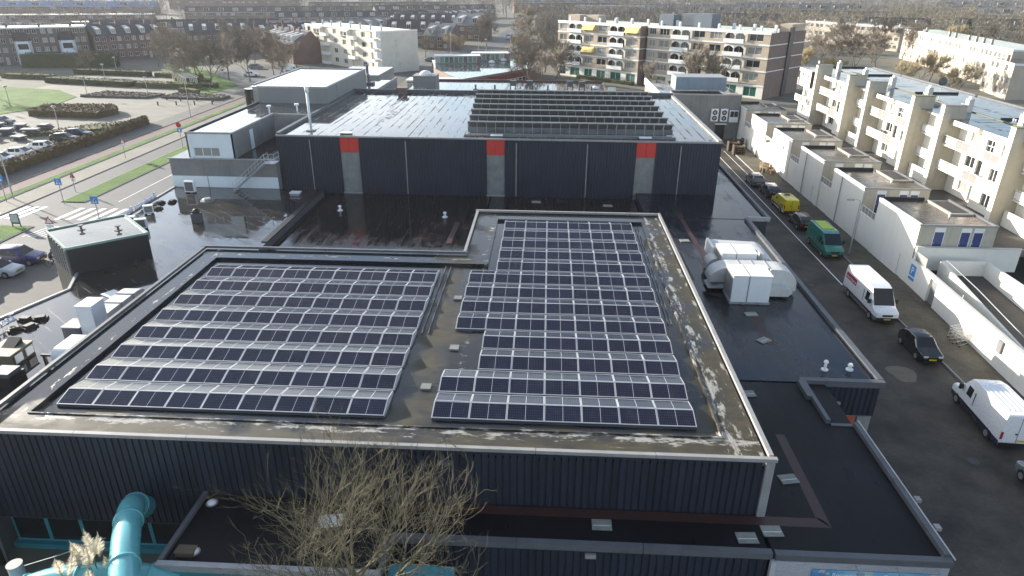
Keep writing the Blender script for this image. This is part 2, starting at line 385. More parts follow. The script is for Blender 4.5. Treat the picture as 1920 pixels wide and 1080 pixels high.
def verge(x0,x1,y0,y1,z=.10):
    mb = MB(); n = max(4, int((y1-y0)/1.2)); r2 = random.Random(int(x0*7+y0)); k = 4
    for i in range(n):
        a, b = y0+(y1-y0)*i/n, y0+(y1-y0)*(i+1)/n
        mb.quad((x0,a,z),(x1,a,z),(x1,b,z),(x0,b,z))
    mb.box(x0-.12,x0-.004,y0,y1,-.02,z-.02,1).box(x1+.004,x1+.12,y0,y1,-.02,z-.02,1)
    return struct('grass_verge', mb, [MATS['lawn'], MATS['kerb']])
verge(-68.3,-67.0,50,215); verge(-59.4,-56.6,77.5,200); verge(-60.3,-56.6,40,68.5)
for x, y0, y1 in ((-71.05,50,215),(-63.1,50,205)): struct('kerb_line', MB().box(x-.1,x+.1,y0,y1,-.02,.07), MATS['kerb_dark'])
struct('kerb', MB().box(-49.1,-48.95,64,140,-.02,.10), MATS['kerb'])
# zebra crossings (painted bars run along the road)
def zebra(x0,x1,y0,y1,n,wd,skew=.35):
    for i in range(n):
        x = x0+(x1-x0)*(i+.5)/n
        m = MB().quad((x-wd/2,y0,.016),(x+wd/2,y0,.016),(x+wd/2+skew,y1,.016),(x-wd/2+skew,y1,.016))
        struct('zebra_stripe', m, MATS['road_paint'])
zebra(-56.4,-49.6,71.0,75.4,5,.62); zebra(-63.0,-59.9,70.8,75.6,3,.6); zebra(-67.5,-63.6,68.5,73.0,3,.6)
for i in range(9):
    x = -55.6+i*.62; struct('hatch_line', MB().quad((x,65.3,.016),(x+.16,65.3,.016),(x+.9,68.4,.016),(x+.74,68.4,.016)), MATS['road_paint'])
struct('hatch_line', sheet(-55.2,-49.4,68.5,68.75,.016), MATS['road_paint']); struct('lane_line', sheet(-52.6,-52.45,78,140,.016), MATS['road_paint'])
for x,y in ((24.5,58),(24.0,44),(25.2,33),(23.6,72),(25,88)):
    struct('manhole_cover', MB().cyl(x,y,.0,.012,.32,16), MATS['kerb_dark'])
for x,y,a in ((25.6,42.6,.5),):     # patches of newer paving
    struct('paving_patch', MB().poly([(x+.9*math.cos(t)*(1+.2*math.sin(3*t+a)),y+1.3*math.sin(t)*(1+.15*math.cos(2*t)),.0085) for t in np.linspace(0,2*math.pi,18)[:-1]]), mat('patch_sand',(.17,.145,.10),.85,.3,2.))
# park lawns
def blob(name, pts, z, m, h=.06):
    mb = MB().prism(pts, z-.1, z); return struct(name, mb, m)
blob('lawn', [(-130,128),(-112,128),(-106,143),(-109,156),(-120,166),(-150,172),(-160,140)], .06, MATS['lawn'])
blob('lawn', [(-81,163),(-79.5,177),(-93,196),(-108,214),(-118,210),(-104,190),(-95,175)], .06, MATS['lawn'])
blob('lawn', [(2,285),(16,285),(22,420),(-4,420)], .05, MATS['lawn']); blob('lawn', [(8,150),(28,156),(26,178),(4,196),(-4,176)], .05, MATS['earth'])
blob('lawn', [(12,150),(24,152),(22,163),(13,163)], .08, MATS['lawn'])
struct('side_road', sheet(-96,-40,182,214,.006), MATS['asphalt'])
struct('parking_surface', sheet(-45,-12,224,275,.004), MATS['asphalt'])
mb = MB().quad((-29,262,.012),(-20,262,.012),(-15,430,.012),(-23,430,.012)); struct('lane', mb, MATS['asphalt'])
# street on the right
struct('street', sheet(8,29.2,12,134,.004), MATS['street_brick'])
struct('street_bay', sheet(29.2,30.2,60,134,.004), MATS['street_brick'])
mb = MB().box(29.32,33.6,12,60,-.05,.12).box(30.32,33.6,60,122,-.05,.12); struct('pavement', mb, MATS['pavement_tile'])
struct('kerb', MB().box(29.2,29.32,12,60,-.05,.115).box(30.2,30.32,60.12,122,-.05,.115).box(29.32,30.32,60,60.12,-.05,.115), MATS['kerb'])
struct('bay_line', sheet(27.35,27.47,57,112,.012), MATS['road_paint']); struct('bay_line', sheet(29.0,29.1,93,112,.012), MATS['road_paint'])
# ------------------------------------------------------------------ swimming hall with solar panels (front)
ZP = 7.2
hall = thing('swimming_hall', 'large flat-roofed hall with dark navy cladding carrying the solar panels', 'building', (-7.6,40,0))
def hb(name, mb, m, parent=hall, **k):      # world coordinates under the hall
    o = mb.build(name, m, parent, **k); o.location = (-parent.location.x, -parent.location.y, -parent.location.z); return o
out = [(-25.2,23.3),(9.85,23.3),(9.85,56.1),(-5.8,56.1),(-5.8,46.1),(-25.2,46.1)]
hb('wall', MB().prism([(x+(.12 if x < -20 else (-.12 if x > 0 else .12)), y+(.12 if y < 30 else -.12)) for x, y in out], 2.1, 6.55), MATS['navy_back'])
hb('roof', MB().quad((-23.5,25,6.72),(8.1,25,6.72),(8.1,44.3,6.72),(-23.5,44.3,6.72)).quad((-3.9,44.3,6.72),(8.1,44.3,6.72),(8.1,54.25,6.72),(-3.9,54.25,6.72)), MATS['old_roof'])
bm = MB()
for x0,x1,y0,y1 in ((-25.0,9.65,23.5,25),(8.1,9.65,25,54.25),(-5.6,9.65,54.25,55.9),(-5.6,-3.9,45.9,54.25),(-25.0,-3.9,44.3,45.9),(-25.0,-23.5,25,44.3)):
    bm.box(x0,x1,y0,y1,6.6,6.88)
hb('roof_edge_band', bm, MATS['old_roof'])
um = MB()   # thin upstand along the inner edge
for x0,x1,y0,y1 in ((-23.58,8.18,24.93,25.02),(8.08,8.18,25.02,54.2),(-3.95,8.18,54.2,54.3),(-3.98,-3.88,44.3,54.2),(-23.58,-3.88,44.22,44.36),(-23.6,-23.48,25.02,44.22)):
    um.box(x0,x1,y0,y1,6.7,6.93)
hb('upstand', um, MATS['old_roof'])
def coping(x0,y0,x1,y1,wd,parent,m,z0=6.95,z1=7.12,step=4.8,inset=.1):
    L = math.hypot(x1-x0,y1-y0); n = max(1, round(L/step)); r2 = random.Random(int(L*10))
    for i in range(n):
        a, b = i/n, (i+1)/n
        xa,ya,xb,yb = x0+(x1-x0)*a, y0+(y1-y0)*a, x0+(x1-x0)*b, y0+(y1-y0)*b
        g = .012; dz = r2.uniform(-.006,.006)
        if abs(x1-x0) > abs(y1-y0): mb = MB().box(min(xa,xb)+g,max(xa,xb)-g,ya-wd/2,ya+wd/2,z0,z1+dz)
        else: mb = MB().box(xa-wd/2,xa+wd/2,min(ya,yb)+g,max(ya,yb)-g,z0,z1+dz)
        hb('coping', mb, m, parent)
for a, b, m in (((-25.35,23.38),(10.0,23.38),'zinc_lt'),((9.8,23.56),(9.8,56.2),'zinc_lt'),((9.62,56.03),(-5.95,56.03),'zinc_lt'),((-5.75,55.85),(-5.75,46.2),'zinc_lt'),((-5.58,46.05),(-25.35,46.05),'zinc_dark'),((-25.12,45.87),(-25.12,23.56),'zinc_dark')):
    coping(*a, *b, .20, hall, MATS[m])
# cladding panels with a raised seam, one object each
def clad(wd, z0, z1):
    return MB().box(.022,wd-.022,-.045,.0,z0,z1).box(wd-.045,wd-.024,-.075,-.046,z0,z1)
cl_hi = clad(.312,4.05,6.94).mesh('cladding_panel', MATS['navy']); cl_lo = clad(.312,2.1,6.94).mesh('cladding_panel', MATS['navy'])
n = int((9.55+25.2)/.312)
for i in range(n):
    x = -25.2+i*.312
    link('cladding_panel', cl_lo if x < -14.9 else cl_hi, hall, (x+7.6, 23.40-40, 0))
hb('corner_trim', MB().box(9.55,9.9,23.26,23.56,4.05,6.94), MATS['zinc'])
cs = clad(.312,2.1,6.94).mesh('cladding_panel', MATS['navy'])
for i in range(105):
    o = link('cladding_panel', cs, hall, (9.74+7.6, 23.6+i*.309-40, 0), R(90))
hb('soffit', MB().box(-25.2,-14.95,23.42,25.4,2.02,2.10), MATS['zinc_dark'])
# pool window strip below the cladding on the left
gw = MB(); hb('plinth', MB().box(-25.2,-14.9,23.5,24.2,0,.3), MATS['teal_dk'])
for i in range(6):
    x = -25.1+i*1.7; window(hall, (x+7.6, 23.75-40, .3), 1.68, 1.72, 0, 1, 1, 'teal_frame', 'glass_dark')
hb('floor', MB().box(-25,-15,24.2,30,0,.05), MATS['concrete'])
for pts in ([(-23.2,27),(-22.8,27.4)],):
    pass
hb('drain_outlet', MB().box(-5.0,-4.5,32.2,32.7,6.72,6.82), MATS['concrete_dk']); hb('drain_outlet', MB().box(-5.9,-5.4,28.2,28.7,6.72,6.82), MATS['concrete_dk']); hb('drain_outlet', MB().box(-5.6,-5.1,38.6,39.1,6.72,6.82), MATS['concrete_dk'])
hb('cable_tray', MB().box(-6.86,-6.80,34,44.0,6.74,6.80).box(-6.5,-6.45,34,44.0,6.74,6.79), MATS['zinc_dark'])
hb('cable_tray', MB().box(7.45,7.50,36,53.5,6.74,6.80).box(7.65,7.70,36,53.5,6.74,6.79), MATS['zinc_dark'])
hb('wall_lamp', MB().box(-4.3,-3.7,23.1,23.3,6.3,6.45), MATS['zinc_dark'])

# solar rows: tent-shaped pairs of panels
PW, PD, TILT = 1.69, 1.02, R(12.5)
pm = MB().box(0,PW,0,PD,0,.03).mesh('panel', MATS['solar'])
fw = .026
fm = MB().box(-.012,PW+.012,-.012,fw,-.01,.038).box(-.012,PW+.012,PD-fw,PD+.012,-.01,.038).box(-.012,fw,fw,PD-fw,-.01,.038).box(PW-fw,PW+.012,fw,PD-fw,-.01,.038).mesh('frame', MATS['alu'])
prnd = random.Random(31)
def solar_row(x0, ridge, n, pitch, label, group):
    t = thing('solar_panel_row', label, 'solar panels', (x0, ridge, 6.72), 0, group)
    for side in (0, 1):
        for i in range(n):
            o = link('panel', pm, t)
            if side == 0:   # slope towards the camera
                o.location = (i*pitch+.02, -.015-PD*math.cos(TILT), .12); o.rotation_euler = (TILT, 0, 0)
            else:
                o.location = (i*pitch+.02+PW, .015+PD*math.cos(TILT), .12); o.rotation_euler = (TILT, 0, math.pi)
            o.rotation_euler.x += prnd.gauss(0,.006); o.rotation_euler.y += prnd.gauss(0,.004)
            link('frame', fm, o)
    W = n*pitch
    for k, xx in enumerate((-.015, W-.005)):    # end plates
        zt = .12+PD*math.sin(TILT)
        MB().profx([(-1.0,.02),(1.0,.02),(1.0,.12),(0,zt),(-1.0,.12)], xx, xx+.015).build('end_plate', MATS['alu'], t)
    MB().box(0,W,-1.04,-.98,.0,.07).box(0,W,.98,1.04,.0,.07).build('base_rail', MATS['zinc_dark'], t)
    for i in range(n+1):
        MB().box(i*pitch-.04,i*pitch+.04,-.95,.95,.0,.05).build('base_rail', MATS['zinc_dark'], t)
    return t
for k in range(8):
    solar_row(-22.78, 26.80+2.17*k, 9, 1.737, '%s row of solar panels from the front facade in the left-hand array' % ORD[k], 'solar rows of the left array')
for k in range(13):
    seven = k in (0,1,4,5,6,7)
    solar_row(-4.95 if seven else -4.95+1.729, 26.77+2.2*k, 7 if seven else 6, 1.729, '%s row of solar panels from the front facade in the right-hand array' % ORD[k], 'solar rows of the right array')

# ------------------------------------------------------------------ low annexes round the hall
def annex(name, label, boxes, zr, roofm, wallm, base=(0,0,0), z0=0.):
    t = thing(name, label, 'building', base)
    for q in boxes:
        x0,x1,y0,y1 = q
        hb('wall', MB().box(x0+.1,x1-.1,y0+.1,y1-.1,z0,zr-.02), wallm, t)
        hb('roof', sheet(x0+.1,x1-.1,y0+.1,y1-.1,zr), roofm, t)
    return t
# front annex
fa = annex('front_annex', 'low flat-roofed annex with navy cladding in front of the hall', [(-14.9,-6.0,19.1,23.32),(-6.0,9.6,21.1,23.32)], 4.05, MATS['wet_front'], MATS['navy_back'], (-3,21,0))
coping(-14.95,19.15,-6.0,19.15,.26,fa,MATS['zinc'],3.9,4.22); coping(-14.85,19.3,-14.85,23.25,.2,fa,MATS['zinc_dark'],3.9,4.24)
coping(-6.0,21.15,9.6,21.15,.3,fa,MATS['zinc_dark'],3.9,4.2); coping(-6.05,19.3,-6.05,21.0,.2,fa,MATS['zinc_dark'],3.9,4.2)
cf = clad(.312,0,3.92).mesh('cladding_panel', MATS['navy'])
for i in range(49): link('cladding_panel', cf, fa, (-5.9+i*.312+3, 21.17-21, 0))
hb('fascia', MB().box(-14.95,-6.0,19.02,19.12,2.9,3.9), MATS['teal_dk'], fa)
hb('wall_lamp', MB().box(2.05,2.5,20.95,21.1,3.55,3.75), MATS['zinc_lt'], fa); hb('wall_lamp', MB().box(-10.3,-9.8,18.85,19.05,3.6,3.8), MATS['zinc_lt'], fa)
hb('bitumen_strip', sheet(-6,9.9,22.75,23.3,4.056), MATS['strip_red'], fa)
# front right annex with painted brick wall and banner
fr = annex('corner_annex', 'low flat-roofed corner annex with pale painted brick front and banner', [(9.6,16.55,21.1,34.4)], 4.05, MATS['wet_front'], MATS['navy_back'], (13,26,0))
brick_mat('pale_brick', (.40,.41,.45), (.47,.48,.52), (.24,.24,.26), .21, .075, .12, .7, 'World')
hb('brick_wall', MB().box(9.75,16.6,20.98,21.18,0,3.85), MATS['pale_brick'], fr)
coping(9.7,21.15,16.7,21.15,.3,fr,MATS['zinc_dark'],3.86,4.16)
for y0, y1 in ((21.3,30.3),): coping(16.55,y0,16.55,y1,.22,fr,MATS['zinc_dark'],3.86,4.3)
coping(15.3,30.3,16.42,30.3,.22,fr,MATS['zinc_dark'],3.86,4.1); coping(15.2,30.4,15.1,34.3,.22,fr,MATS['zinc_dark'],3.86,4.3)
hb('edge_trim', MB().box(16.68,16.72,21.0,30.4,4.28,4.34), MATS['alu'], fr)
hb('bitumen_strip', MB().quad((9.9,22.75,4.056),(12.6,22.75,4.056),(12.3,23.3,4.056),(9.9,23.3,4.056)).quad((12.6,22.75,4.056),(12.6,29.3,4.056),(12.15,29.3,4.056),(12.1,23.3,4.056)), MATS['strip_red'], fr)
hb('corner_post', MB().box(9.55,9.75,20.9,21.1,0,3.85), MATS['alu'], fr)
for x in (12.9,14.5,16.1): hb('flood_lamp', MB().box(x-.12,x+.12,20.35,20.55,3.75,3.86).bar((x,20.55,3.8),(x,21.0,3.8),.02), MATS['zinc_lt'], fr)
for y in (24.6,22.9): hb('flood_lamp', MB().box(16.85,17.1,y-.14,y+.14,4.12,4.28).bar((16.6,y,4.2),(16.85,y,4.2),.03), MATS['zinc_lt'], fr)
# banner with lettering
bn = thing('banner', 'wide blue printed banner with white lettering on the pale brick wall', 'banner', (13.8,20.95,2.2))
def banner_mat():
    m, nt, b, N, L = nodes_of('banner_print'); co = coords(nt, 'World'); n1 = noise(nt, co, .8, 3); n2 = noise(nt, co, 2.2, 3)
    c = mixc(nt, ramp(nt, n1, ((.35,0.),(.6,1.))), (.06,.25,.48), (.22,.48,.66)); c = mixc(nt, ramp(nt, n2, ((.6,0.),(.66,1.))), c, (.55,.45,.36))
    L(c, b.inputs['Base Color']); b.inputs['Roughness'].default_value = .4; MATS['banner'] = m
banner_mat()
MB().box(-2.55,2.55,-.02,.0,-.9,1.35).build('sheet', MATS['banner'], bn)
def letters(txt, size, m, parent, loc, rot, name='lettering', ext=.0, each=False, space=1.):
    cu = bpy.data.curves.new(name, 'FONT'); cu.body = txt; cu.size = size; cu.extrude = ext; cu.space_character = space; cu.align_x = 'LEFT'
    o = bpy.data.objects.new(name, cu); dg = bpy.context.evaluated_depsgraph_get()
    COL.objects.link(o); dg = bpy.context.evaluated_depsgraph_get(); me = bpy.data.meshes.new_from_object(o.evaluated_get(dg))
    bpy.data.objects.remove(o); me.materials.clear(); me.materials.append(m)
    r = bpy.data.objects.new(name, me); COL.objects.link(r); r.parent = parent; r.location = loc; r.rotation_euler = rot; return r
letters('Recreatiecentrum Zevenkampse Ring', .27, MATS['white_paint'], bn, (-1.75,-.026,1.02), (R(90),0,0), ext=.002)
for dx, c, nm in ((-1.2,(.5,.3,.22),'face'),(.35,(.55,.36,.28),'face'),(1.75,(.5,.33,.27),'face')):
    mat('skin%d' % int(dx*10), c, .6, .1)
    MB().poly([(dx+.28*math.cos(a),-.0235,.55+.36*math.sin(a)) for a in np.linspace(0,2*math.pi,18)[:-1]]).build('printed_figure', MATS['skin%d' % int(dx*10)], bn)
    MB().poly([(dx+.33*math.cos(a),-.0225,.62+.40*math.sin(a)) for a in np.linspace(0,math.pi,12)]).build('printed_figure', MATS['black'], bn)
# right annex
ra = annex('right_annex', 'low flat-roofed annex along the street carrying the ventilation units', [(9.85,19.75,34.4,64.3),(9.85,21.9,64.3,84),(18.5,21.9,84,104)], 4.05, MATS['wet_right'], MATS['navy_back'], (15,50,0))
coping(15.0,34.45,19.85,34.45,.34,ra,MATS['zinc_dark'],3.9,4.3); coping(19.7,34.65,19.7,64.2,.34,ra,MATS['zinc_dark'],3.9,4.3); coping(19.9,64.38,22.05,64.38,.26,ra,MATS['zinc'],3.9,4.3); coping(21.88,64.55,21.88,104,.3,ra,MATS['zinc_dark'],3.9,4.3)
coping(15.0,32.6,15.0,34.3,.3,ra,MATS['zinc_dark'],4.0,4.32)
cr = clad(.312,1.9,3.92).mesh('cladding_panel', MATS['navy'])
for i in range(15): link('cladding_panel', cr, ra, (15.0+i*.312-15, 34.48-50, 0))
for i in range(60): link('cladding_panel', cr, ra, (19.66-15, 34.6+i*.49-50, 0), R(90))
hb('plinth_wall', MB().box(15.1,19.6,34.44,34.49,0,1.9), MATS['concrete'], ra)
hb('door', MB().box(16.45,17.35,34.38,34.43,.05,1.86), MATS['orange_door'], ra); hb('door', MB().box(17.5,18.6,34.38,34.43,.05,1.86), MATS['orange_door'], ra); hb('door_sign', MB().box(17.8,18.25,34.34,34.37,1.2,1.55), MATS['white_paint'], ra)
hb('pillar', MB().box(18.75,19.5,34.3,34.43,0,1.88), MATS['concrete'], ra); hb('wall_lamp', MB().box(17.0,17.6,34.3,34.44,2.7,2.85), MATS['zinc_lt'], ra)
for x in (11.4,13.4): hb('bitumen_strip', MB().quad((x,49,4.056),(x+.42,49,4.056),(x+.2,66,4.056),(x-.22,66,4.056)), MATS['strip_red'], ra)
hb('bitumen_strip', MB().quad((14.6,38.8,4.056),(15.1,38.8,4.056),(14.9,43.5,4.056),(14.4,43.5,4.056)), MATS['strip_red'], ra)
# middle and left annex
ma = annex('middle_annex', 'dark wet flat roof lying between the front and rear halls', [(-24.4,-5.95,46.2,72.5),(-5.95,9.85,56.2,72.5)], 3.4, MATS['wet_mid'], MATS['navy_back'], (-8,60,0))
hb('bitumen_strip', MB().quad((-8.9,57.5,3.406),(-8.4,57.5,3.406),(-8.3,63.5,3.406),(-8.8,63.5,3.406)), MATS['strip_red'], ma)
la = thing('left_annex', 'large wet flat roof to the left of the hall, reaching the road', 'building', (-33,55,0))
lp = [(-25.3,20),(-25.3,46.2),(-24.4,46.2),(-24.4,71.6),(-41.2,71.6),(-40.7,60),(-38.9,52.5),(-35.2,44.2),(-36.8,39.2),(-36,20)]
hb('wall', MB().prism([(p[0]+(.05 if p[0] < -33 else -.05), p[1]) for p in lp], 0, 4.0), MATS['zinc_dark'], la)
mb = MB(); mb.poly([(x,y,4.02) for x,y in lp]); hb('roof', mb, MATS['wet_left'], la)
for (xa,ya),(xb,yb) in zip(lp[4:8], lp[5:9]):
    d = Vector((xb-xa,yb-ya,0)); ll = d.length; d.normalize(); nrm = Vector((-d.y,d.x,0))*.1
    hb('coping', MB().prism([(xa+nrm.x,ya+nrm.y),(xa-nrm.x,ya-nrm.y),(xb-nrm.x,yb-nrm.y),(xb+nrm.x,yb+nrm.y)][::-1], 3.95, 4.14), MATS['zinc'], la)
hb('gutter', MB().box(-24.9,-24.36,55,71.6,4.0,4.1), MATS['black'], la)
# ------------------------------------------------------------------ rear sports hall
bh = thing('sports_hall', 'tall navy sports hall with red panels behind the solar roof', 'building', (-5.4,88,0))
X0,X1,Y0,Y1,ZT = -29.35,18.5,72.5,104.6,9.85
red = [(-22.45,-20.35),(-6.45,-4.45),(9.6,11.7)]
segs = []; xs = [X0]+[v for r_ in red for v in r_]+[X1]
for a, b in zip(xs[::2], xs[1::2]): segs.append((a,b))
hb('wall', MB().box(X0+.2,X1-.2,Y0+.25,Y1-.1,0,ZT-.2), MATS['navy_back'], bh)
for a, b in segs:      # ribbed sheet between the openings
    mb = MB(); n = int((b-a)/.30); p = (b-a)/n
    for i in range(n):
        x = a+i*p
        mb.quad((x,Y0,3.4),(x+p*.55,Y0,3.4),(x+p*.55,Y0,9.66),(x,Y0,9.66)); mb.quad((x+p*.55,Y0,3.4),(x+p*.65,Y0+.06,3.4),(x+p*.65,Y0+.06,9.66),(x+p*.55,Y0,9.66))
        mb.quad((x+p*.65,Y0+.06,3.4),(x+p*.9,Y0+.06,3.4),(x+p*.9,Y0+.06,9.66),(x+p*.65,Y0+.06,9.66)); mb.quad((x+p*.9,Y0+.06,3.4),(x+p,Y0,3.4),(x+p,Y0,9.66),(x+p*.9,Y0+.06,9.66))
    hb('ribbed_cladding', mb, MATS['navy_back'], bh)
mb = MB(); n = 100
for i in range(n):
    y = Y0+(Y1-Y0)*i/n; p = (Y1-Y0)/n
    mb.quad((X1,y,3),(X1,y+p*.6,3),(X1,y+p*.6,9.66),(X1,y,9.66)); mb.quad((X1,y+p*.6,3),(X1-.06,y+p*.8,3),(X1-.06,y+p*.8,9.66),(X1,y+p*.6,9.66)); mb.quad((X1-.06,y+p*.8,3),(X1,y+p,3),(X1,y+p,9.66),(X1-.06,y+p*.8,9.66))
hb('ribbed_cladding', mb, MATS['navy_back'], bh)
for a, b in red:
    m_ = (a+b)/2
    for p, q in ((a+.02,m_-.01),(m_+.01,b-.02)): hb('red_panel', MB().box(p,q,Y0+.06,Y0+.2,8.0,9.64), MATS['red_panel'], bh)
    hb('grey_panel', MB().box(a+.02,b-.02,Y0+.12,Y0+.24,3.4,7.98), MATS['panel_grey_dirty'], bh)
    hb('flashing', MB().box(a,b,Y0-.05,Y0+.1,3.4,3.55), MATS['zinc_lt'], bh)
for x in (-25.7,-15.2,-3.2,4.4,14.3): hb('downpipe', MB().cyl(x,Y0-.09,3.5,9.35,.055,8), MATS['zinc_lt'], bh)
hb('roof', sheet(X0+.3,X1-.3,Y0+.25,Y1-.3,9.70), MATS['wet_hall'], bh)
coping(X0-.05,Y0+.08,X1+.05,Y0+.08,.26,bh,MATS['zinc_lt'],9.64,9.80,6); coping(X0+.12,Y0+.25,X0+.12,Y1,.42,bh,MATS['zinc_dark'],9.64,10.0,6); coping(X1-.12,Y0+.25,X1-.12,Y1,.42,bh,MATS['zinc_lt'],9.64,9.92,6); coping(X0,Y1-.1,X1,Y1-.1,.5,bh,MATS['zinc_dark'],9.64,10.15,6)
# solar thermal collectors on the rear hall, seen from behind
colback = mat('collector_back', (.13,.14,.145), .5, .2, 1.)
colsheet = wet_roof('collector_sheet', (.13,.14,.15), wet=.4, seamamt=.2)
rowsY = [75.3,79.2,83.1,87.1,91.1,95.1,99.0]
for k, y in enumerate(rowsY):
    xl, xr = -8.7-.22*k, 13.75+.06*k
    t = thing('solar_collector_row', '%s row of old solar collectors from the front edge of the rear hall roof' % ORD[k], 'solar collectors', (xl,y,9.70), 0, 'solar collector rows on the rear hall')
    W = xr-xl; n = 22; p = W/n; me = MB().prof([(0,0),(p-.05,0),(p-.05,.07),(0,.07)],0,1.4).mesh('collector', colback)
    for i in range(n):
        o = link('collector', me, t, (i*p, -.1, 1.32)); o.rotation_euler = (R(-46),0,0)
    for i in range(n+1):
        x = min(i*p, W-.03); MB().bar((x,-.14,.05),(x,-.14,1.3),.04).bar((x,-.1,.3),(x,1.2,.3),.03).build('support', MATS['galv'], t)
    MB().box(0,W,-.22,-.05,1.30,1.42).build('header_rail', MATS['zinc'], t); MB().box(0,W,-.16,-.08,.0,.10).build('base_rail', MATS['galv'], t)
    MB().box(0,W,.02,.05,.15,.75).build('wind_plate', colsheet, t)
tag(MB().box(-9.0,13.9,73.9,74.1,9.7,9.9).build('collector_kerb', MATS['concrete_dk']), 'low dark kerb in front of the collector rows on the rear hall', 'kerb')
# roof furniture on the rear hall
c = thing('flue_pipe', 'tall pale flue pipe at the left edge of the rear hall roof', 'flue', (-26.4,75.4,9.7)); MB().cyl(0,0,0,4.2,.14,12).build('pipe', MATS['pale_blue'], c, True); MB().cyl(0,0,4.2,4.8,.22,12).build('cap', MATS['white_paint'], c, True); MB().box(-.45,.45,-.4,.4,0,.12).build('base', MATS['zinc'], c)
for x, lb in ((-21.9,'left'),(-5.4,'middle'),(10.6,'right')):
    h = thing('roof_hatch', 'small %s roof hatch above a red panel of the rear hall' % lb, 'hatch', (x,73.6,9.7)); MB().box(-.6,.6,-.3,.3,0,.2).build('curb', MATS['zinc_dark'], h); MB().box(-.66,.66,-.36,.36,.2,.27).build('lid', MATS['white_paint'], h)
v = thing('roof_vent', 'dark red-brown roof vent at the far edge of the rear hall roof', 'vent', (-21.6,103.2,9.7)); MB().box(-.6,.6,-.5,.5,0,.7).build('body', MATS['brown_brick'], v); MB().box(-.8,.8,-.7,.7,.7,.95).build('cap', MATS['brown_brick'], v)

# ------------------------------------------------------------------ white/grey wing left of the rear hall
lw = thing('entrance_wing', 'grey and white two-storey wing left of the rear hall', 'building', (-36,80,0))
hb('wall', MB().box(-41.3,-29.4,71.6,92,0,7.2), MATS['concrete_dk'], lw); hb('roof', sheet(-41.2,-29.45,71.7,92,7.22), MATS['wet_mid'], lw)
hb('white_band', MB().box(-41.35,-29.4,71.5,71.6,4.05,5.3), MATS['pale_blue'], lw); hb('band_joint', MB().box(-37.3,-37.25,71.47,71.5,4.05,5.3), MATS['zinc_dark'], lw)
hb('edge_trim', MB().box(-41.45,-29.4,71.45,71.7,7.2,7.3), MATS['zinc'], lw)
hole = [(.6,3.5,.15,1.15)]
f = lambda u,z,d: (-39.1+u, 71.85+d, 7.25+z)
hb('upper_wall', wall_grid(MB(),0,5.2,0,2.75,hole,f,.2), MATS['pale_blue'], lw)
window(lw, (-39.1+.6+36, 71.95-80, 7.4), 2.9, 1.0, 0, 3, 1); hb('inner_wall', MB().box(-38.9,-34.1,72.6,72.7,7.25,9.9), MATS['concrete_dk'], lw)
hb('side_wall', MB().box(-34.1,-33.9,71.85,84,7.25,10.0), MATS['concrete_dk'], lw); hb('side_wall', MB().box(-33.9,-29.5,83.7,83.95,7.25,10.0), MATS['concrete'], lw); hb('side_wall', MB().box(-39.1,-38.95,71.85,92,7.25,10.0), MATS['white_paint'], lw)
hb('upper_roof', MB().quad((-39.1,71.85,9.95),(-34.1,71.85,9.95),(-34.1,92,9.95),(-39.1,92,9.95)).quad((-34.1,83.95,9.95),(-29.5,83.95,9.95),(-29.5,92,9.95),(-34.1,92,9.95)), MATS['wet_far'], lw)
hb('side_door', MB().box(-33.88,-33.84,76.2,77.1,7.3,9.5), MATS['pale_blue'], lw)
coping(-39.15,71.9,-33.9,71.9,.2,lw,MATS['zinc_lt'],9.9,10.08); coping(-33.98,72,-33.98,83.9,.2,lw,MATS['zinc'],9.9,10.08); coping(-39.05,72,-39.05,92,.2,lw,MATS['zinc_dark'],9.9,10.1)
for x,y in ((-34.6,84.5),(-31.6,86.0)):
    v = thing('roof_vent', 'white capped vent pipe on the wing roof, %s' % ('by the side wall' if y < 85 else 'nearer the grey rooftop volume'), 'vent', (x,y,9.95)); MB().cyl(0,0,0,.8,.1,8).build('pipe', MATS['white_paint'], v); MB().cyl(0,0,.75,.95,.28,10).build('cap', MATS['white_paint'], v)
# grey rooftop volume
gb = thing('grey_volume', 'plain grey block with pale roof behind the white wing', 'building', (-35,102,0))
hb('wall', MB().prism([(-29.5,92),(-29.5,113),(-40.3,113),(-40.3,94),(-39.9,92.7),(-38.9,92)], 4, 11.95), MATS['grey_panel'], gb); hb('roof', sheet(-40.1,-29.7,92.3,112.8,12.0), MATS['wet_far'], gb)
hb('joint', MB().box(-29.51,-29.47,96.5,96.6,9.9,12.0), MATS['zinc_dark'], gb); hb('curved_glazing', MB().tube([(-40.4,93.4,5),(-40.4,93.4,11.6)],.9,12), MATS['glass_dark'], gb)
for a in (((-39.0,92.1),(-29.45,92.1)),((-29.6,92.3),(-29.6,113)),((-29.8,112.9),(-40.3,112.9)),((-40.2,112.7),(-40.2,94))): coping(*a[0],*a[1],.22,gb,MATS['zinc'],11.9,12.12,5)
for x,y in ((-38,96),(-33,96),(-37.5,108),(-31.5,108)): hb('lightning_rod', MB().cyl(x,y,12,12.8,.03,6), MATS['zinc_dark'], gb)
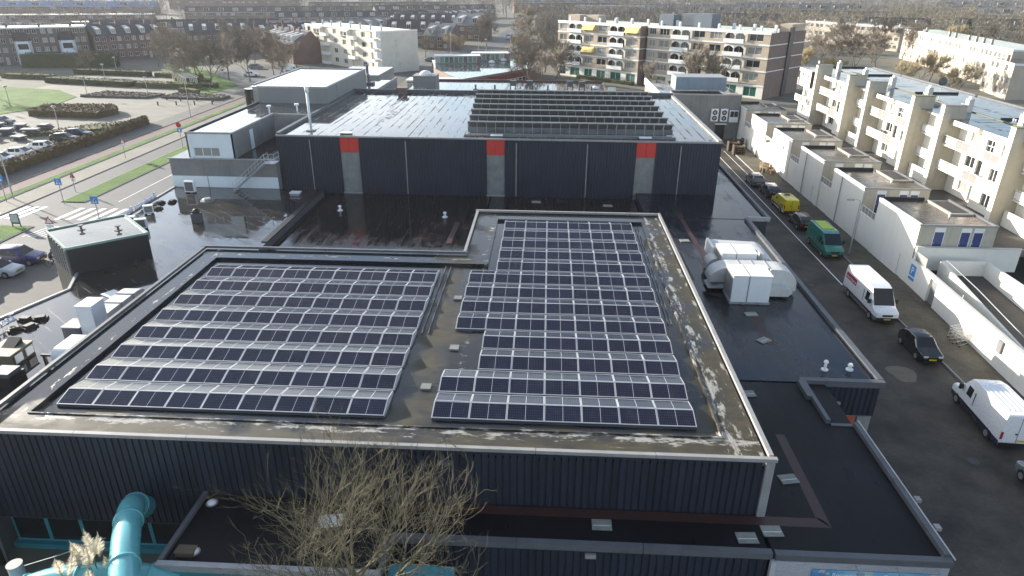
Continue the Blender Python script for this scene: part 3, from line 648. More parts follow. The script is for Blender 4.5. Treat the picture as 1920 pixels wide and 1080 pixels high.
# steel escape stair
st = thing('escape_stair', 'steel escape stair with railings rising to the wing terrace', 'stair', (-33.9,70.6,4.03))
n = 14; L_, H_ = 3.9, 3.2
for i in range(n):
    x, z = L_*i/n, H_*(i+1)/n; MB().box(x,x+.3,-.45,.45,z-.04,z).build('tread', MATS['galv'], st)
for s_ in (-.48,.48):
    MB().bar((0,s_,.05),(L_,s_,H_),.07).build('stringer', MATS['galv'], st)
    for dz in (.55,1.0): MB().bar((0,s_,dz),(L_,s_,H_+dz),.03).build('handrail', MATS['alu'], st)
    for i in range(6): x = L_*i/5; MB().bar((x,s_,H_*i/5),(x,s_,H_*i/5+1.0),.03).build('baluster', MATS['alu'], st)
MB().box(L_,L_+1.1,-.6,.8,H_-.06,H_).build('landing', MATS['galv'], st)
for dz in (.5,1.0): MB().bar((L_,-.6,H_+dz),(L_+1.1,-.6,H_+dz),.03).bar((L_+1.1,-.6,H_+dz),(L_+1.1,.8,H_+dz),.03).build('handrail', MATS['alu'], st)
for q in ((L_,-.6),(L_+.55,-.6),(L_+1.1,-.6),(L_+1.1,.8)): MB().bar((*q,H_),(*q,H_+1),.03).build('baluster', MATS['alu'], st)
# block behind on the right with air conditioners
rb = thing('plant_building', 'grey windowless block with a blue rooftop plant screen at the end of the street', 'building', (28,128,0))
hb('wall', MB().box(19.2,33.2,121,140,0,7.5), MATS['concrete_dk'], rb); hb('roof', sheet(19.3,33.1,121.1,139.9,7.51), MATS['wet_far'], rb); coping(19.2,121.1,33.2,121.1,.2,rb,MATS['zinc'],7.45,7.7)
hb('plant_screen', MB().box(22.3,31,124,129,7.9,10.1), MATS['zinc'], rb); hb('white_parapet', MB().box(19.0,19.3,121,140,6.8,7.9), MATS['white_paint'], rb)
for i in range(8): hb('screen_panel', MB().box(22.3+i*1.09,22.3+i*1.09+1.06,123.9,124.0,7.95,10.05), mat('screen_blue',(.16,.22,.28),.5,.1), rb)
hb('door', MB().box(29.3,30.9,120.9,121.0,0,2.6), MATS['black'], rb); hb('canopy', MB().box(29.1,31.1,120.2,121,2.7,2.8), MATS['white_paint'], rb)
for i,(x,k) in enumerate(((28.3,'left one of the pair'),(29.9,'right one of the pair'))):
    a = thing('air_conditioner', 'white twin-fan air conditioner on the grey end wall, %s' % k, 'air conditioner', (x,120.55,3.2)); MB().box(0,1.2,0,.42,0,2.1).build('case', MATS['ahu_white'], a)
    for z in (.55,1.5):
        MB().tube([(.6,-.02,z),(.6,.01,z)],.42,16).build('fan_guard', MATS['black'], a); MB().tube([(.6,-.04,z),(.6,-.02,z)],.2,12).build('hub', MATS['zinc'], a)
a = thing('air_conditioner', 'boxy white air conditioner with dark grille right of the twin-fan pair', 'air conditioner', (31.4,120.45,3.1)); MB().box(0,1.5,0,.5,0,2.0).build('case', MATS['ahu_white'], a)
for i in (0,1): MB().box(.1+i*.68,.72+i*.68,-.03,0,.9,1.85).build('grille', MATS['black'], a)
# ------------------------------------------------------------------ ventilation plant on the right annex
def ahu(label, x, y, z, wd, dp, ht):
    t = thing('air_handling_unit', label, 'ventilation unit', (x,y,z), 0)
    MB().box(0,wd*.42-.02,0,dp,.15,ht).build('case', MATS['ahu_white'], t); MB().box(wd*.42+.02,wd,0,dp,.15,ht).build('case', MATS['ahu_white'], t)
    MB().box(-.05,wd+.05,-.05,dp+.05,ht,ht+.05).build('roof_sheet', MATS['white_paint'], t); MB().box(wd*.42-.02,wd*.42+.02,-.03,dp,.15,ht+.06).build('joint', MATS['zinc_dark'], t)
    MB().box(-.08,wd+.08,-.06,dp,.0,.14).build('base_frame', MATS['zinc'], t)
    for i in range(9):
        y0 = .1+i*(dp-.2)/9; MB().box(-.06,-.0,y0,y0+.13,.3,ht-.1).build('louvre_blade', MATS['zinc_lt'], t)
    for i in (.3,.75): MB().box(wd*i,wd*i+.15,-.14,-.06,0,.12).build('foot', MATS['concrete'], t)
    return t
ahu('white louvred ventilation unit, the nearer of two on the right annex', 13.55,44.9,4.06,2.7,2.1,2.15)
ahu('white louvred ventilation unit, the farther of two on the right annex', 13.75,49.4,4.06,2.65,2.05,2.1)
def arch(cx, cz, r0, r1, a0, a1, n=10): return [(cx+r1*math.cos(a), cz+r1*math.sin(a)) for a in np.linspace(a0,a1,n)]+[(cx+r0*math.cos(a), cz+r0*math.sin(a)) for a in np.linspace(a1,a0,n)]
# big rounded ducts: profile in x-z, extruded along y
t = thing('air_duct', 'large rounded grey duct curving down behind the nearer ventilation unit', 'duct', (12.4,47.1,4.06)); t.scale = (1,.95,.80)
MB().prof(arch(1.5,.9,.001,1.5,math.pi/2,math.pi)[:11]+[(.0,.25),(1.5,.25)],0,1.6).build('left_bend', MATS['duct'], t)
MB().box(1.5,4.3,0,1.6,.9,2.4).build('straight', MATS['duct'], t)
for x in (2.3,3.3,4.3): MB().box(x-.03,x+.03,-.04,1.64,.86,2.44).build('flange', MATS['zinc_lt'], t)
MB().prof([(4.32,2.4)]+[(4.9+1.45*math.cos(a), .95+1.45*math.sin(a)) for a in np.linspace(math.pi/2,0,9)]+[(6.35,.3),(4.32,.3)],-.3,1.5).build('right_bend', MATS['duct'], t)
MB().prof([(4.1,.2),(5.6,.2)]+[(5.1+.75*math.cos(a), .62+.42*math.sin(a)) for a in np.linspace(-.6,1.4,6)]+[(4.1,1.05)],-1.2,-.3).build('outlet', MATS['duct'], t)
MB().box(5.2,5.5,-.9,-.5,0,.25).box(.3,.6,.4,.8,0,.3).box(6.0,6.2,.2,.6,0,.35).build('support', MATS['zinc_dark'], t)
t = thing('air_duct', 'angular grey duct with sloping top behind the farther ventilation unit', 'duct', (12.9,51.7,4.06)); t.scale = (1,1,.85)
MB().prof([(.75,.9),(4.2,.9),(4.2,1.9),(.75,2.05)],0,1.9).build('straight', MATS['duct'], t)
MB().prof([(4.2,.5)]+[(4.3+.95*math.cos(a), .85+1.05*math.sin(a)) for a in np.linspace(0,math.pi/2,8)]+[(4.2,1.9)],-1.9,1.9).build('right_bend', MATS['duct'], t)
MB().prof([(.0,.5)]+[(.75+.75*math.cos(a), .9+.75*math.sin(a)) for a in np.linspace(math.pi,math.pi/2,8)]+[(.75,.5)],-1.6,-.2).build('left_bend', MATS['duct'], t)
MB().box(.55,.75,-.2,2.0,.9,2.15).build('white_end_panel', MATS['white_paint'], t); MB().box(.2,.45,-1.2,-.8,0,.5).box(3.4,3.6,.2,.6,0,.9).box(4.9,5.1,-.8,-.4,0,.5).build('support', MATS['zinc_dark'], t)
# ------------------------------------------------------------------ ducts and boxes beside the hall on the left roof
t = thing('air_duct', 'long low grey duct with rounded end beside the left edge of the hall roof', 'duct', (-30.4,37.3,4.03))
MB().profx([(.2,.15),(5.0,.15)]+[(4.5+.9*math.cos(a), .6+.65*math.sin(a)) for a in np.linspace(0,math.pi/2,6)]+[(.2,1.25)],.9,2.1).build('body', MATS['duct'], t); MB().box(.88,2.12,2.4,2.5,.1,1.30).build('flange', MATS['zinc_lt'], t); MB().box(.88,2.12,3.8,3.9,.1,1.30).build('flange', MATS['zinc_lt'], t)
t = thing('duct_cowl', 'tall square white cowl beside the left edge of the hall roof', 'cowl', (-28.95,36.4,4.03)); MB().box(0,1.0,0,1.3,0,2.55).build('case', MATS['ahu_white'], t); MB().box(-.04,1.04,-.04,1.34,2.55,2.62).build('lid', MATS['white_paint'], t); MB().box(-1.2,-.02,-.1,1.1,.1,1.1).build('side_box', MATS['zinc_dark'], t); MB().box(-1.25,.0,-.15,1.15,1.1,1.16).build('side_lid', MATS['zinc_lt'], t)
t = thing('duct_hood', 'white rounded hood at the lower left edge of the hall roof', 'hood', (-29.1,33.6,4.03)); MB().profx([(0,.0),(2.1,.0),(2.1,1.0)]+[(.5-.5*math.sin(a), .55+.45*math.cos(a)) for a in np.linspace(0,1.5,6)],0,1.0).build('body', MATS['ahu_white'], t); MB().box(-.8,.1,.2,.35,.5,.62).box(-.7,-.55,.2,.35,0,.5).build('bracket', MATS['black'], t)
t = thing('roof_lantern', 'dark roof lantern with a tilted vent at the far left of the wet roof', 'roof light', (-33.0,33.2,4.03))
MB().box(0,1.7,0,1.9,0,.75).build('curb', mat('lantern',(.12,.105,.075),.6,.25), t); MB().box(-.05,1.75,-.05,1.95,.75,.82).build('lid', mat('lantern_lid',(.16,.145,.10),.5,.25), t); MB().profx([(.9,.82),(1.7,.82),(1.7,1.15)],.5,1.3).build('vent_flap', MATS['black'], t)
for y in (.25,1.15): MB().box(1.75,1.8,y,y+.6,.15,.65).build('pane', MATS['white_paint'], t)
t = thing('roof_lantern', 'small dark roof box with grey lid near the lower left edge of the hall', 'roof light', (-30.9,30.9,4.03)); MB().box(0,1.3,0,1.2,0,.7).build('curb', MATS['black'], t); MB().prism([(.1,.1),(1.2,.1),(1.2,1.1),(.1,1.1)],.7,.95).build('lid', MATS['zinc_dark'], t)
t = thing('roof_lantern', 'flat pale roof light at the extreme left edge of the frame', 'roof light', (-33.1,30.5,4.03)); MB().box(0,1.6,0,1.5,0,.4).build('curb', MATS['lantern'], t); MB().dome(.8,.75,.4,.7,.3).build('dome', MATS['ahu_white'], t, True)
# low black walled roof room on the left annex
t = thing('roof_room', 'low black-walled roof structure with a puddled top on the left roof', 'building', (0,0,0))
q = [(-36.7,46.9),(-32.4,50.8),(-36.9,55.2),(-41.0,50.8)]
hb('wall', MB().prism(q,0,6.15), mat('tarblack',(.016,.017,.018),.55,.25), t); mb = MB(); mb.poly([(x,y,6.17) for x,y in q]); hb('roof', mb, wet_roof('wet_room',(.10,.095,.075),wet=.66,seamamt=.0), t)
for (xa,ya),(xb,yb) in zip(q, q[1:]+q[:1]):
    d = Vector((xb-xa,yb-ya,0)).normalized(); nn = Vector((d.y,-d.x,0))*.08
    hb('coping', MB().prism([(xa+nn.x,ya+nn.y),(xb+nn.x,yb+nn.y),(xb-nn.x,yb-nn.y),(xa-nn.x,ya-nn.y)],6.1,6.28), mat('green_zinc',(.22,.33,.29),.5,.2), t)
for i in range(7): 
    a = i/7; hb('fin', MB().box(-36.75-4.2*a-.05,-36.75-4.2*a+.03,46.8+3.9*a-.12,46.8+3.9*a,4.0,6.1), MATS['zinc_lt'], t)
for x,y in ((-38.3,51.3),(-35.2,51.4)): hb('roof_outlet', MB().cyl(x,y,6.17,6.5,.09,8).cyl(x,y,6.5,6.58,.22,8).cyl(x,y,6.17,6.22,.3,8), MATS['zinc_dark'], t)
# small vents, hatches, paving slabs on the roofs
def vent(x,y,z,label,r=.16,h=.45,m='white_paint'):
    t = thing('roof_vent', label, 'vent', (x,y,z)); MB().cyl(0,0,0,.08,r*1.7,12).build('flange', MATS[m], t); MB().cyl(0,0,.08,h,r*.7,10).build('pipe', MATS[m], t); MB().cyl(0,0,h,h+.12,r*1.25,12,r1=r*.8).build('cap', MATS[m], t)
vent(17.0,35.9,4.06,'white roof vent with raised pipe, left of two near the street corner',.12,.55); vent(18.5,36.0,4.06,'short white roof vent, right of two near the street corner',.13,.32)
vent(-21.1,66.2,3.41,'small white vent on the dark roof before the left red panel'); vent(-10.0,64.8,3.41,'small white vent on the dark roof behind the red strip'); vent(-35.2,66.6,4.03,'wide pale mushroom vent on the left roof near the stair',.42,.2,'zinc_lt')
t = thing('roof_vent', 'dark hooded chimney vent alone on the left wet roof', 'vent', (-33.0,59.9,4.03)); MB().prism([(-.4,-.35),(.4,-.35),(.4,.35),(-.4,.35)],0,.9).build('body', MATS['zinc_dark'], t); MB().dome(0,0,.9,.36,.45,8).build('cap', MATS['black'], t)
t = thing('roof_hatch', 'white roof hatch on the left roof below the rear hall corner', 'hatch', (-26.8,69.4,4.03)); MB().box(-.5,.5,-.35,.35,0,.25).build('curb', MATS['zinc'], t); MB().box(-.56,.56,-.4,.4,.25,.34).build('lid', MATS['white_paint'], t)
def slab(x,y,rz,label,s=.42,m='slab',z=4.06):
    t = thing('paving_slab', label, 'slab', (x,y,z), rz); MB().box(-s,s,-s*.72,s*.72,0,.05).build('slab', MATS[m], t); MB().box(-s*.9,s*.9,-s*.2,-s*.13,.051,.058).build('edge_mark', MATS['white_paint'], t)
for a in ((2.8,22.35,0,'loose pale slab alone on the front annex roof'),(8.8,21.95,.05,'loose pale slab by the right end of the front annex parapet'),(9.95,22.4,.05,'loose pale slab just off the hall front corner'),(11.7,25.8,.2,'loose pale slab on the corner annex inside the red strip'),(14.4,39.4,.6,'loose pale slab on the right annex beside a red strip'),(14.6,43.2,.1,'loose pale slab in front of the nearer ventilation unit'),(11.7,33.0,.1,'loose pale slab against the right wall of the hall'),(12.6,57.8,.1,'loose pale slab between two red strips beside the hall')): slab(*a)
slab(-8.8,21.9,.2,'white board lying behind the bare tree on the annex roof',.5,'white_paint'); slab(-31.5,43.6,-.5,'white and red board lying on the left wet roof',.7,'white_paint',4.03)
slab(-.9,70.6,0,'flat pale slab below the middle of the rear hall',.5,'slab',3.41); slab(6.7,69.8,0,'flat pale slab below the right pipe of the rear hall',.5,'slab',3.41)
for x,y,l in ((-14.35,22.7,'white dome cap on the annex roof near the slide'),(-13.8,19.9,'small white cap near the annex front edge')):
    t = thing('dome_cap', l, 'cap', (x,y,4.06)); MB().dome(0,0,0,.2,.15).build('dome', MATS['white_paint'], t, True); MB().cyl(0,0,0,.02,.26,14).build('ring', MATS['zinc'], t)
t = thing('wooden_block', 'brown box standing in the corner of the front annex roof', 'box', (-14.4,19.6,4.06)); MB().box(0,.7,0,.4,0,.22).build('box', mat('wood_old',(.13,.10,.065),.85,.25), t); MB().box(-.03,.73,-.03,.43,.22,.25).build('lid', MATS['wood_old'], t)
# outdoor units at the street edge of the left roof
def outdoor_unit(x,y,rz,label,wd=1.0,ht=1.0):
    t = thing('air_conditioner', label, 'air conditioner', (x,y,4.03), rz); MB().box(0,wd,0,.45,.12,ht).build('case', MATS['ahu_white'], t); MB().box(.1,wd-.1,-.02,0,.22,ht-.1).build('grille', MATS['zinc_dark'], t)
    for i in range(6): MB().box(.1,wd-.1,-.04,-.02,.25+i*(ht-.4)/6,.28+i*(ht-.4)/6).build('grille_bar', MATS['zinc_lt'], t)
    MB().box(.05,.25,0,.45,0,.12).box(wd-.25,wd-.05,0,.45,0,.12).build('foot', MATS['black'], t)
outdoor_unit(-38.9,69.2,0,'white air conditioner outdoor unit against the wing wall',1.1,1.3); outdoor_unit(-37.6,57.3,.3,'white outdoor unit behind the black roof room, right of two'); outdoor_unit(-39.0,57.9,.3,'white outdoor unit behind the black roof room, left of two'); outdoor_unit(-39.2,61.6,.5,'white outdoor unit at the edge below the roof letters',.9,.9)
for i,(x,y) in enumerate(((-39.6,60.2),(-39.6,63.0),(-39.7,64.2),(-38.9,63.6),(-39.6,65.4),(-38.6,65.9))):
    t = thing('ballast_block', 'dark ballast block along the roof letters, %s from the near end' % ORD[i], 'ballast', (x,y,4.03), .3*i, 'ballast blocks behind the roof letters'); MB().box(-.45,.45,-.25,.25,0,.14).box(-.3,.3,-.2,.2,.14,.26).build('tiles', MATS['black'], t)
for i,(x,y) in enumerate(((-34.9,39.2),(-34.0,39.4),(-34.6,37.8),(-33.9,38.2))):
    t = thing('ballast_block', 'dark ballast block near the left roof edge, %s from the parapet corner' % ORD[i], 'ballast', (x,y,4.03), .4*i, 'ballast blocks at the left roof edge'); MB().box(-.45,.45,-.25,.25,0,.14).box(-.3,.3,-.2,.2,.14,.26).build('tiles', MATS['black'], t)
mat('letter_pale', (.50,.55,.68), .4, .1); mat('letter_blue', (.08,.16,.34), .4, .1)
def roof_letters(label, p0, p1, size):
    t = thing('roof_letters', label, 'sign', (p0[0],p0[1],4.15)); a = math.atan2(p1[1]-p0[1],p1[0]-p0[0])
    L = math.hypot(p1[0]-p0[0],p1[1]-p0[1]); txt = 'Zevenkampse Ring'; pos = 0
    t.rotation_euler = (0,0,a)
    for i, ch in enumerate(txt):
        x = L*(i+.1)/len(txt)
        if ch == ' ': continue
        letters(ch, size, MATS['letter_pale'], t, (x,0,.15), (R(90),0,0), 'letter', .06)
        MB().bar((x+.15,.0,0),(x+.15,.0,.3),.03).build('post', MATS['zinc'], t)
    MB().box(0,L,-.03,.03,.08,.14).build('rail', MATS['zinc_dark'], t)
roof_letters('blue roof-edge letters seen from behind, beside the crossing', (-40.75,66.8), (-40.35,60.3), .8)
roof_letters('blue roof-edge letters seen from behind at the left frame edge', (-35.25,38.9), (-36.4,31.5), .72)

# ------------------------------------------------------------------ slide, planting and the tree in front
def smooth_path(pts, n=8):
    out = []; P_ = [Vector(p) for p in pts]
    for i in range(len(P_)-1):
        p0 = P_[max(i-1,0)]; p1 = P_[i]; p2 = P_[i+1]; p3 = P_[min(i+2,len(P_)-1)]
        for k in range(n):
            t = k/n; out.append(.5*((2*p1)+(-p0+p2)*t+(2*p0-5*p1+4*p2-p3)*t*t+(-p0+3*p1-3*p2+p3)*t**3))
    return out+[P_[-1]]
sld = thing('water_slide', 'turquoise tube slide curving out of the pool wall', 'slide', (-16,18,0))
path = smooth_path([(-17.75,23.0,3.4),(-17.6,22.3,4.1),(-17.15,21.4,4.65),(-16.2,19.6,5.05),(-15.1,17.6,5.1),(-13.8,15.4,4.8),(-12.8,13.6,4.4)])
tub = MB().tube(path,.53,24); hb('tube', tub, MATS['teal'], sld, smooth=True)
for k in (8,20,30,40):
    d = (path[k+1]-path[k-1]).normalized()*.045; hb('flange', MB().tube([path[k]-d,path[k]+d],.58,24), MATS['teal'], sld, smooth=True)
p2 = smooth_path([(-14.2,19.0,3.2),(-15.6,18.8,3.7),(-17.6,18.5,3.85),(-19.3,18.2,3.6),(-20.8,17.2,3.2),(-21,15,2.8)]); hb('lower_tube', MB().tube(p2,.6,20), MATS['teal'], sld, smooth=True)
for k in (6,16,25):
    d = (p2[k+1]-p2[k-1]).normalized()*.04; hb('flange', MB().tube([p2[k]-d,p2[k]+d],.67,20), MATS['teal'], sld, smooth=True)
hb('support_post', MB().cyl(-15.0,17.5,0,4.5,.14,10), MATS['teal_dk'], sld); hb('support_post', MB().cyl(-19.2,18.2,0,2.3,.12,10), MATS['teal_dk'], sld)
hb('deck', MB().box(-15.9,-13.4,18.0,18.9,2.0,2.2), MATS['teal_dk'], sld)
t = thing('steel_column', 'pale round column top at the lower left corner', 'column', (-20.7,19.0,0)); MB().cyl(0,0,0,3.9,.27,20).build('shaft', MATS['zinc'], t, True); MB().cyl(0,0,3.9,3.94,.29,20).build('cap', MATS['zinc_lt'], t)
t = thing('steel_column', 'slim leaning steel post at the left end of the pool wall', 'column', (-25.0,22.6,0)); MB().tube([(0,0,0),(-.1,.2,4.6)],.11,10).build('shaft', MATS['zinc'], t); MB().cyl(-.1,.2,4.6,4.65,.13,10).build('cap', MATS['zinc_lt'], t)
tag(MB().tube([(-20.6,19.2,3.6),(-19.2,19.6,3.9),(-17.6,20.2,4.3)],.02,5).build('guy_rope', MATS['zinc_lt']), 'thin grey rope running from the round column to the slide', 'rope')
t = thing('timber_fence', 'dark slatted fence at the bottom left corner', 'fence', (-27,22.4,0))
for i in range(14): MB().box(i*.16,i*.16+.13,0,.03,0,2.2).build('slat', MATS['black'], t)
pg = thing('pampas_grass', 'creamy pampas grass plumes beside the turquoise slide', 'plant', (-17.0,18.3,0))
mat('plume', (.80,.74,.60), .9, .15); mat('blade', (.16,.17,.06), .9, .3)
rr = random.Random(5)
for i in range(11):
    bx, by = rr.uniform(-.8,.7), rr.uniform(-.5,.5); h = rr.uniform(4.7,6.0); mb = MB(); lx, ly = rr.uniform(-.35,.35), rr.uniform(-.2,.3)
    MB().tube([(bx*.4,by*.4,0),(bx,by,h-.7)],.015,4).build('stem', MATS['blade'], pg)
    for k in range(240):
        s = k/240; a = rr.uniform(0,6.28); rad = .24*math.sin(math.pi*min(1,s*1.05+.08)); z = h-.75+s*.95
        c = Vector((bx+lx*s,by+ly*s,z)); d = Vector((math.cos(a)*rad,math.sin(a)*rad,.12)); n_ = d.cross(Vector((0,0,1))).normalized()*.018
        mb.poly([tuple(c-n_),tuple(c+n_),tuple(c+d)])
    mb.build('plume', MATS['plume'], pg)
mb = MB()
for k in range(500):
    a = rr.uniform(0,6.28); h = rr.uniform(1.2,2.6); o = rr.uniform(.4,1.4); c = Vector((rr.uniform(-.5,.3),rr.uniform(-.3,.3),0)); m1 = c+Vector((math.cos(a)*o*.5,math.sin(a)*o*.5,h)); e = c+Vector((math.cos(a)*o*1.3,math.sin(a)*o*1.3,h*.7)); n_ = Vector((-math.sin(a),math.cos(a),0))*.02
    mb.quad(tuple(c-n_),tuple(c+n_),tuple(m1+n_),tuple(m1-n_)); mb.poly([tuple(m1-n_),tuple(m1+n_),tuple(e)])
mb.build('foliage', MATS['blade'], pg)
t = thing('slide_roof', 'turquoise sloping roof panel hidden behind the bare tree', 'canopy', (-4.2,18.7,0)); MB().profx([(-1.0,2.6),(1.2,3.8),(1.2,3.9),(-1.0,2.7)],-1.6,1.0).build('roof_sheet', MATS['teal_dk'], t)
for x in (-1.5,.9): MB().cyl(x,1.0,0,3.7,.08,8).build('post', MATS['zinc'], t)

# ------------------------------------------------------------------ bare trees
mat('bark', (.14,.125,.08), .9, .3, 3.); mat('bark_grey', (.12,.10,.08), .9, .3, 3.); mat('twig_brown', (.24,.20,.155), .95, .25, .3, rand=.25); mat('twig_ochre', (.32,.26,.15), .95, .25, .3, rand=.2); mat('seedhead', (.16,.05,.03), .9, .3, 3.)
def bare_tree(seed, h, spread, levels=(6,5,4,3), r0=.16, up=.5, trunk=.25, sides=(8,5,3,3,3), wig=.18, minr=.006, leaf=0, lenf=.62, rmaxx=0.):
    r2 = random.Random(seed); wood, tw, tips = MB(), MB(), []
    def grow(p, d, L, r, lev):
        n = 4 if lev < 2 else 3; pts = [p]; dirs = [d]; rad = [r]
        for i in range(n):
            if rmaxx:
                q_ = math.hypot(p.x,p.y)/rmaxx
                if q_ > .8: d = (d+Vector((-p.x,-p.y,rmaxx*.6))*(.35*(q_-.8)*5/rmaxx)).normalized()
            d = (d+Vector((r2.gauss(0,wig),r2.gauss(0,wig),r2.gauss(0,wig)*.6+up*.16*(lev > 0)))).normalized(); p = p+d*L/n; pts.append(p); dirs.append(d); rad.append(max(minr, r*(1-.68*(i+1)/n)))
        (wood if lev < 2 else tw).tube(pts, rad, sides[lev], 0, False)
        if lev >= len(levels): tips.append((pts[-1], d)); return
        k = levels[lev]
        for j in range(k):
            f = (.98 if lev == 0 else r2.uniform(.3,.98)) if j else 1.
            if lev == 0: f = trunk+(1-trunk)*(j/k)**.8
            i = min(n-1, int(f*n)); q = pts[i].lerp(pts[i+1], f*n-i if f < 1 else 1.); dd = dirs[i+1]
            a = r2.uniform(0,6.28) if lev else 6.28*(j*.382+r2.uniform(-.06,.06)); side = dd.orthogonal().normalized(); side.rotate(Matrix.Rotation(a,3,dd))
            ang = r2.uniform(.45,.85)*spread*(1 if lev else 1.2)
            nd = (dd*math.cos(ang)+side*math.sin(ang)).normalized()
            grow(q, nd, L*lenf*r2.uniform(.75,1.15)*(1.15-.4*f if lev == 0 else 1), max(minr, rad[i]*.62), lev+1)
    grow(Vector((0,0,-.1)), Vector((0,0,1)), h, r0, 0)
    return wood, tw, tips
wood, tw, tips = bare_tree(14, 8.4, 1.12, (12,8,5,3), .21, .8, .26, (10,6,4,3,3), .11, .006, lenf=.58, rmaxx=5.4)
nt_ = thing('bare_tree', 'leafless tree with mossy yellow-green branches in front of the hall', 'tree', (-6.5,17.4,0)); nt_.scale = (.92,.92,.80)
r2 = random.Random(8)
for p, d in tips:
    for k in range(5):
        dd = (d+Vector((r2.gauss(0,.35),r2.gauss(0,.35),r2.gauss(0,.25)+.25))).normalized(); q = p-d*r2.uniform(0,.5); n_ = dd.orthogonal().normalized()*.0055; e_ = q+dd*r2.uniform(.25,.6)
        tw.poly([tuple(q-n_),tuple(q+n_),tuple(e_)]); n2_ = dd.cross(n_).normalized()*.0055; tw.poly([tuple(q-n2_),tuple(q+n2_),tuple(e_)])
wood.build('trunk', MATS['bark'], nt_, True); tw.build('crown', MATS['bark'], nt_, True)
sh = MB(); r2 = random.Random(3); tips = []
for p, d in tips:
    if r2.random() < .05:
        for k in range(7):
            c = p+Vector((r2.gauss(0,.07),r2.gauss(0,.07),r2.gauss(0,.07))); s = .05
            sh.poly([tuple(c+Vector((r2.gauss(0,s),r2.gauss(0,s),r2.gauss(0,s)))) for _ in range(3)])

# ------------------------------------------------------------------ vehicles
import bmesh
def paint(name, col, rough=.28):
    return mat('paint_'+name, col, rough, .05, .8, kind='Object', coat=.6)
mat('tail_red', (.35,.01,.01), .3, .1); mat('lamp_glass', (.6,.6,.6), .15, .05); mat('plate_yellow', (.65,.48,.03), .5, .05); mat('hub', (.35,.35,.36), .4, .1, metal=.5)
glass_mat('car_glass', (.012,.014,.016), .04)
# section rows: (x, hw_low, z_low, hw_belly, z_belly, hw_belt, z_belt, hw_win, z_win, hw_roof, z_roof); x forward is +, local +x = front
def vehicle(name, label, cat, loc, rz, secs, glass, screen, rear, body, L, wheels, wr, wwd, hw, lower=None, group=None, extra=None):
    t = thing(name, label, cat, loc, rz, group)
    bm_, gm_, ws, rw, lo = MB(), MB(), MB(), MB(), MB()
    P = []
    for s in secs:
        x = s[0]; half = [(s[1],s[2]),(s[3],s[4]),(s[5],s[6]),(s[7],s[8]),(s[9],s[10])]
        P.append([(x,-a,z) for a, z in half]+[(x,a,z) for a, z in reversed(half)])
    for i in range(len(P)-1):
        A, B = P[i], P[i+1]
        for j in range(9):
            tgt = bm_
            if j in (2,6) and i in glass: tgt = gm_
            if j == 4 and i in screen: tgt = ws
            if j == 4 and i in rear: tgt = rw
            if lower and j in (0,8): tgt = lo
            tgt.quad(A[j],A[j+1],B[j+1],B[j])
        (lo if lower else bm_).quad(A[9],A[0],B[0],B[9])
    bm_.poly(P[0]); bm_.poly(P[-1][::-1])
    bo = bm_.build('body', body, t, True)
    b3 = bmesh.new(); b3.from_mesh(bo.data); bmesh.ops.remove_doubles(b3, verts=b3.verts, dist=.002); bmesh.ops.recalc_face_normals(b3, faces=b3.faces); b3.to_mesh(bo.data); b3.free()
    bv = bo.modifiers.new('bevel','BEVEL'); bv.width = .055 if cat == 'van' else .035; bv.segments = 2; bv.limit_method = 'ANGLE'; bv.angle_limit = R(24)
    bo.data.set_sharp_from_angle(angle=R(50))
    if lower: lo.build('lower_trim', lower, t)
    if gm_.f: gm_.build('side_windows', MATS['car_glass'], t)
    if ws.f: ws.build('windscreen', MATS['car_glass'], t)
    if rw.f: rw.build('rear_window', MATS['car_glass'], t)
    for wx in wheels:
        for sgn in (-1,1):
            y = sgn*(hw-.08)
            wl = MB().tube([(wx,y-wwd/2,wr),(wx,y+wwd/2,wr)],wr,18).build('wheel', MATS['rubber'], t)
            MB().tube([(wx,y+sgn*wwd/2-.01*sgn,wr),(wx,y+sgn*(wwd/2+.015),wr)],wr*.62,12).build('rim', MATS['hub'], wl)
            MB().tube([(wx,sgn*(hw-.02)-.01,wr+.01),(wx,sgn*(hw-.02)+.012*sgn,wr+.01)],wr*1.15,18).build('wheel_arch', MATS['black'], t)
    if extra: extra(t)
    return t
def box_part(t, name, m, *b): MB().box(*b).build(name, MATS[m] if isinstance(m, str) else m, t)
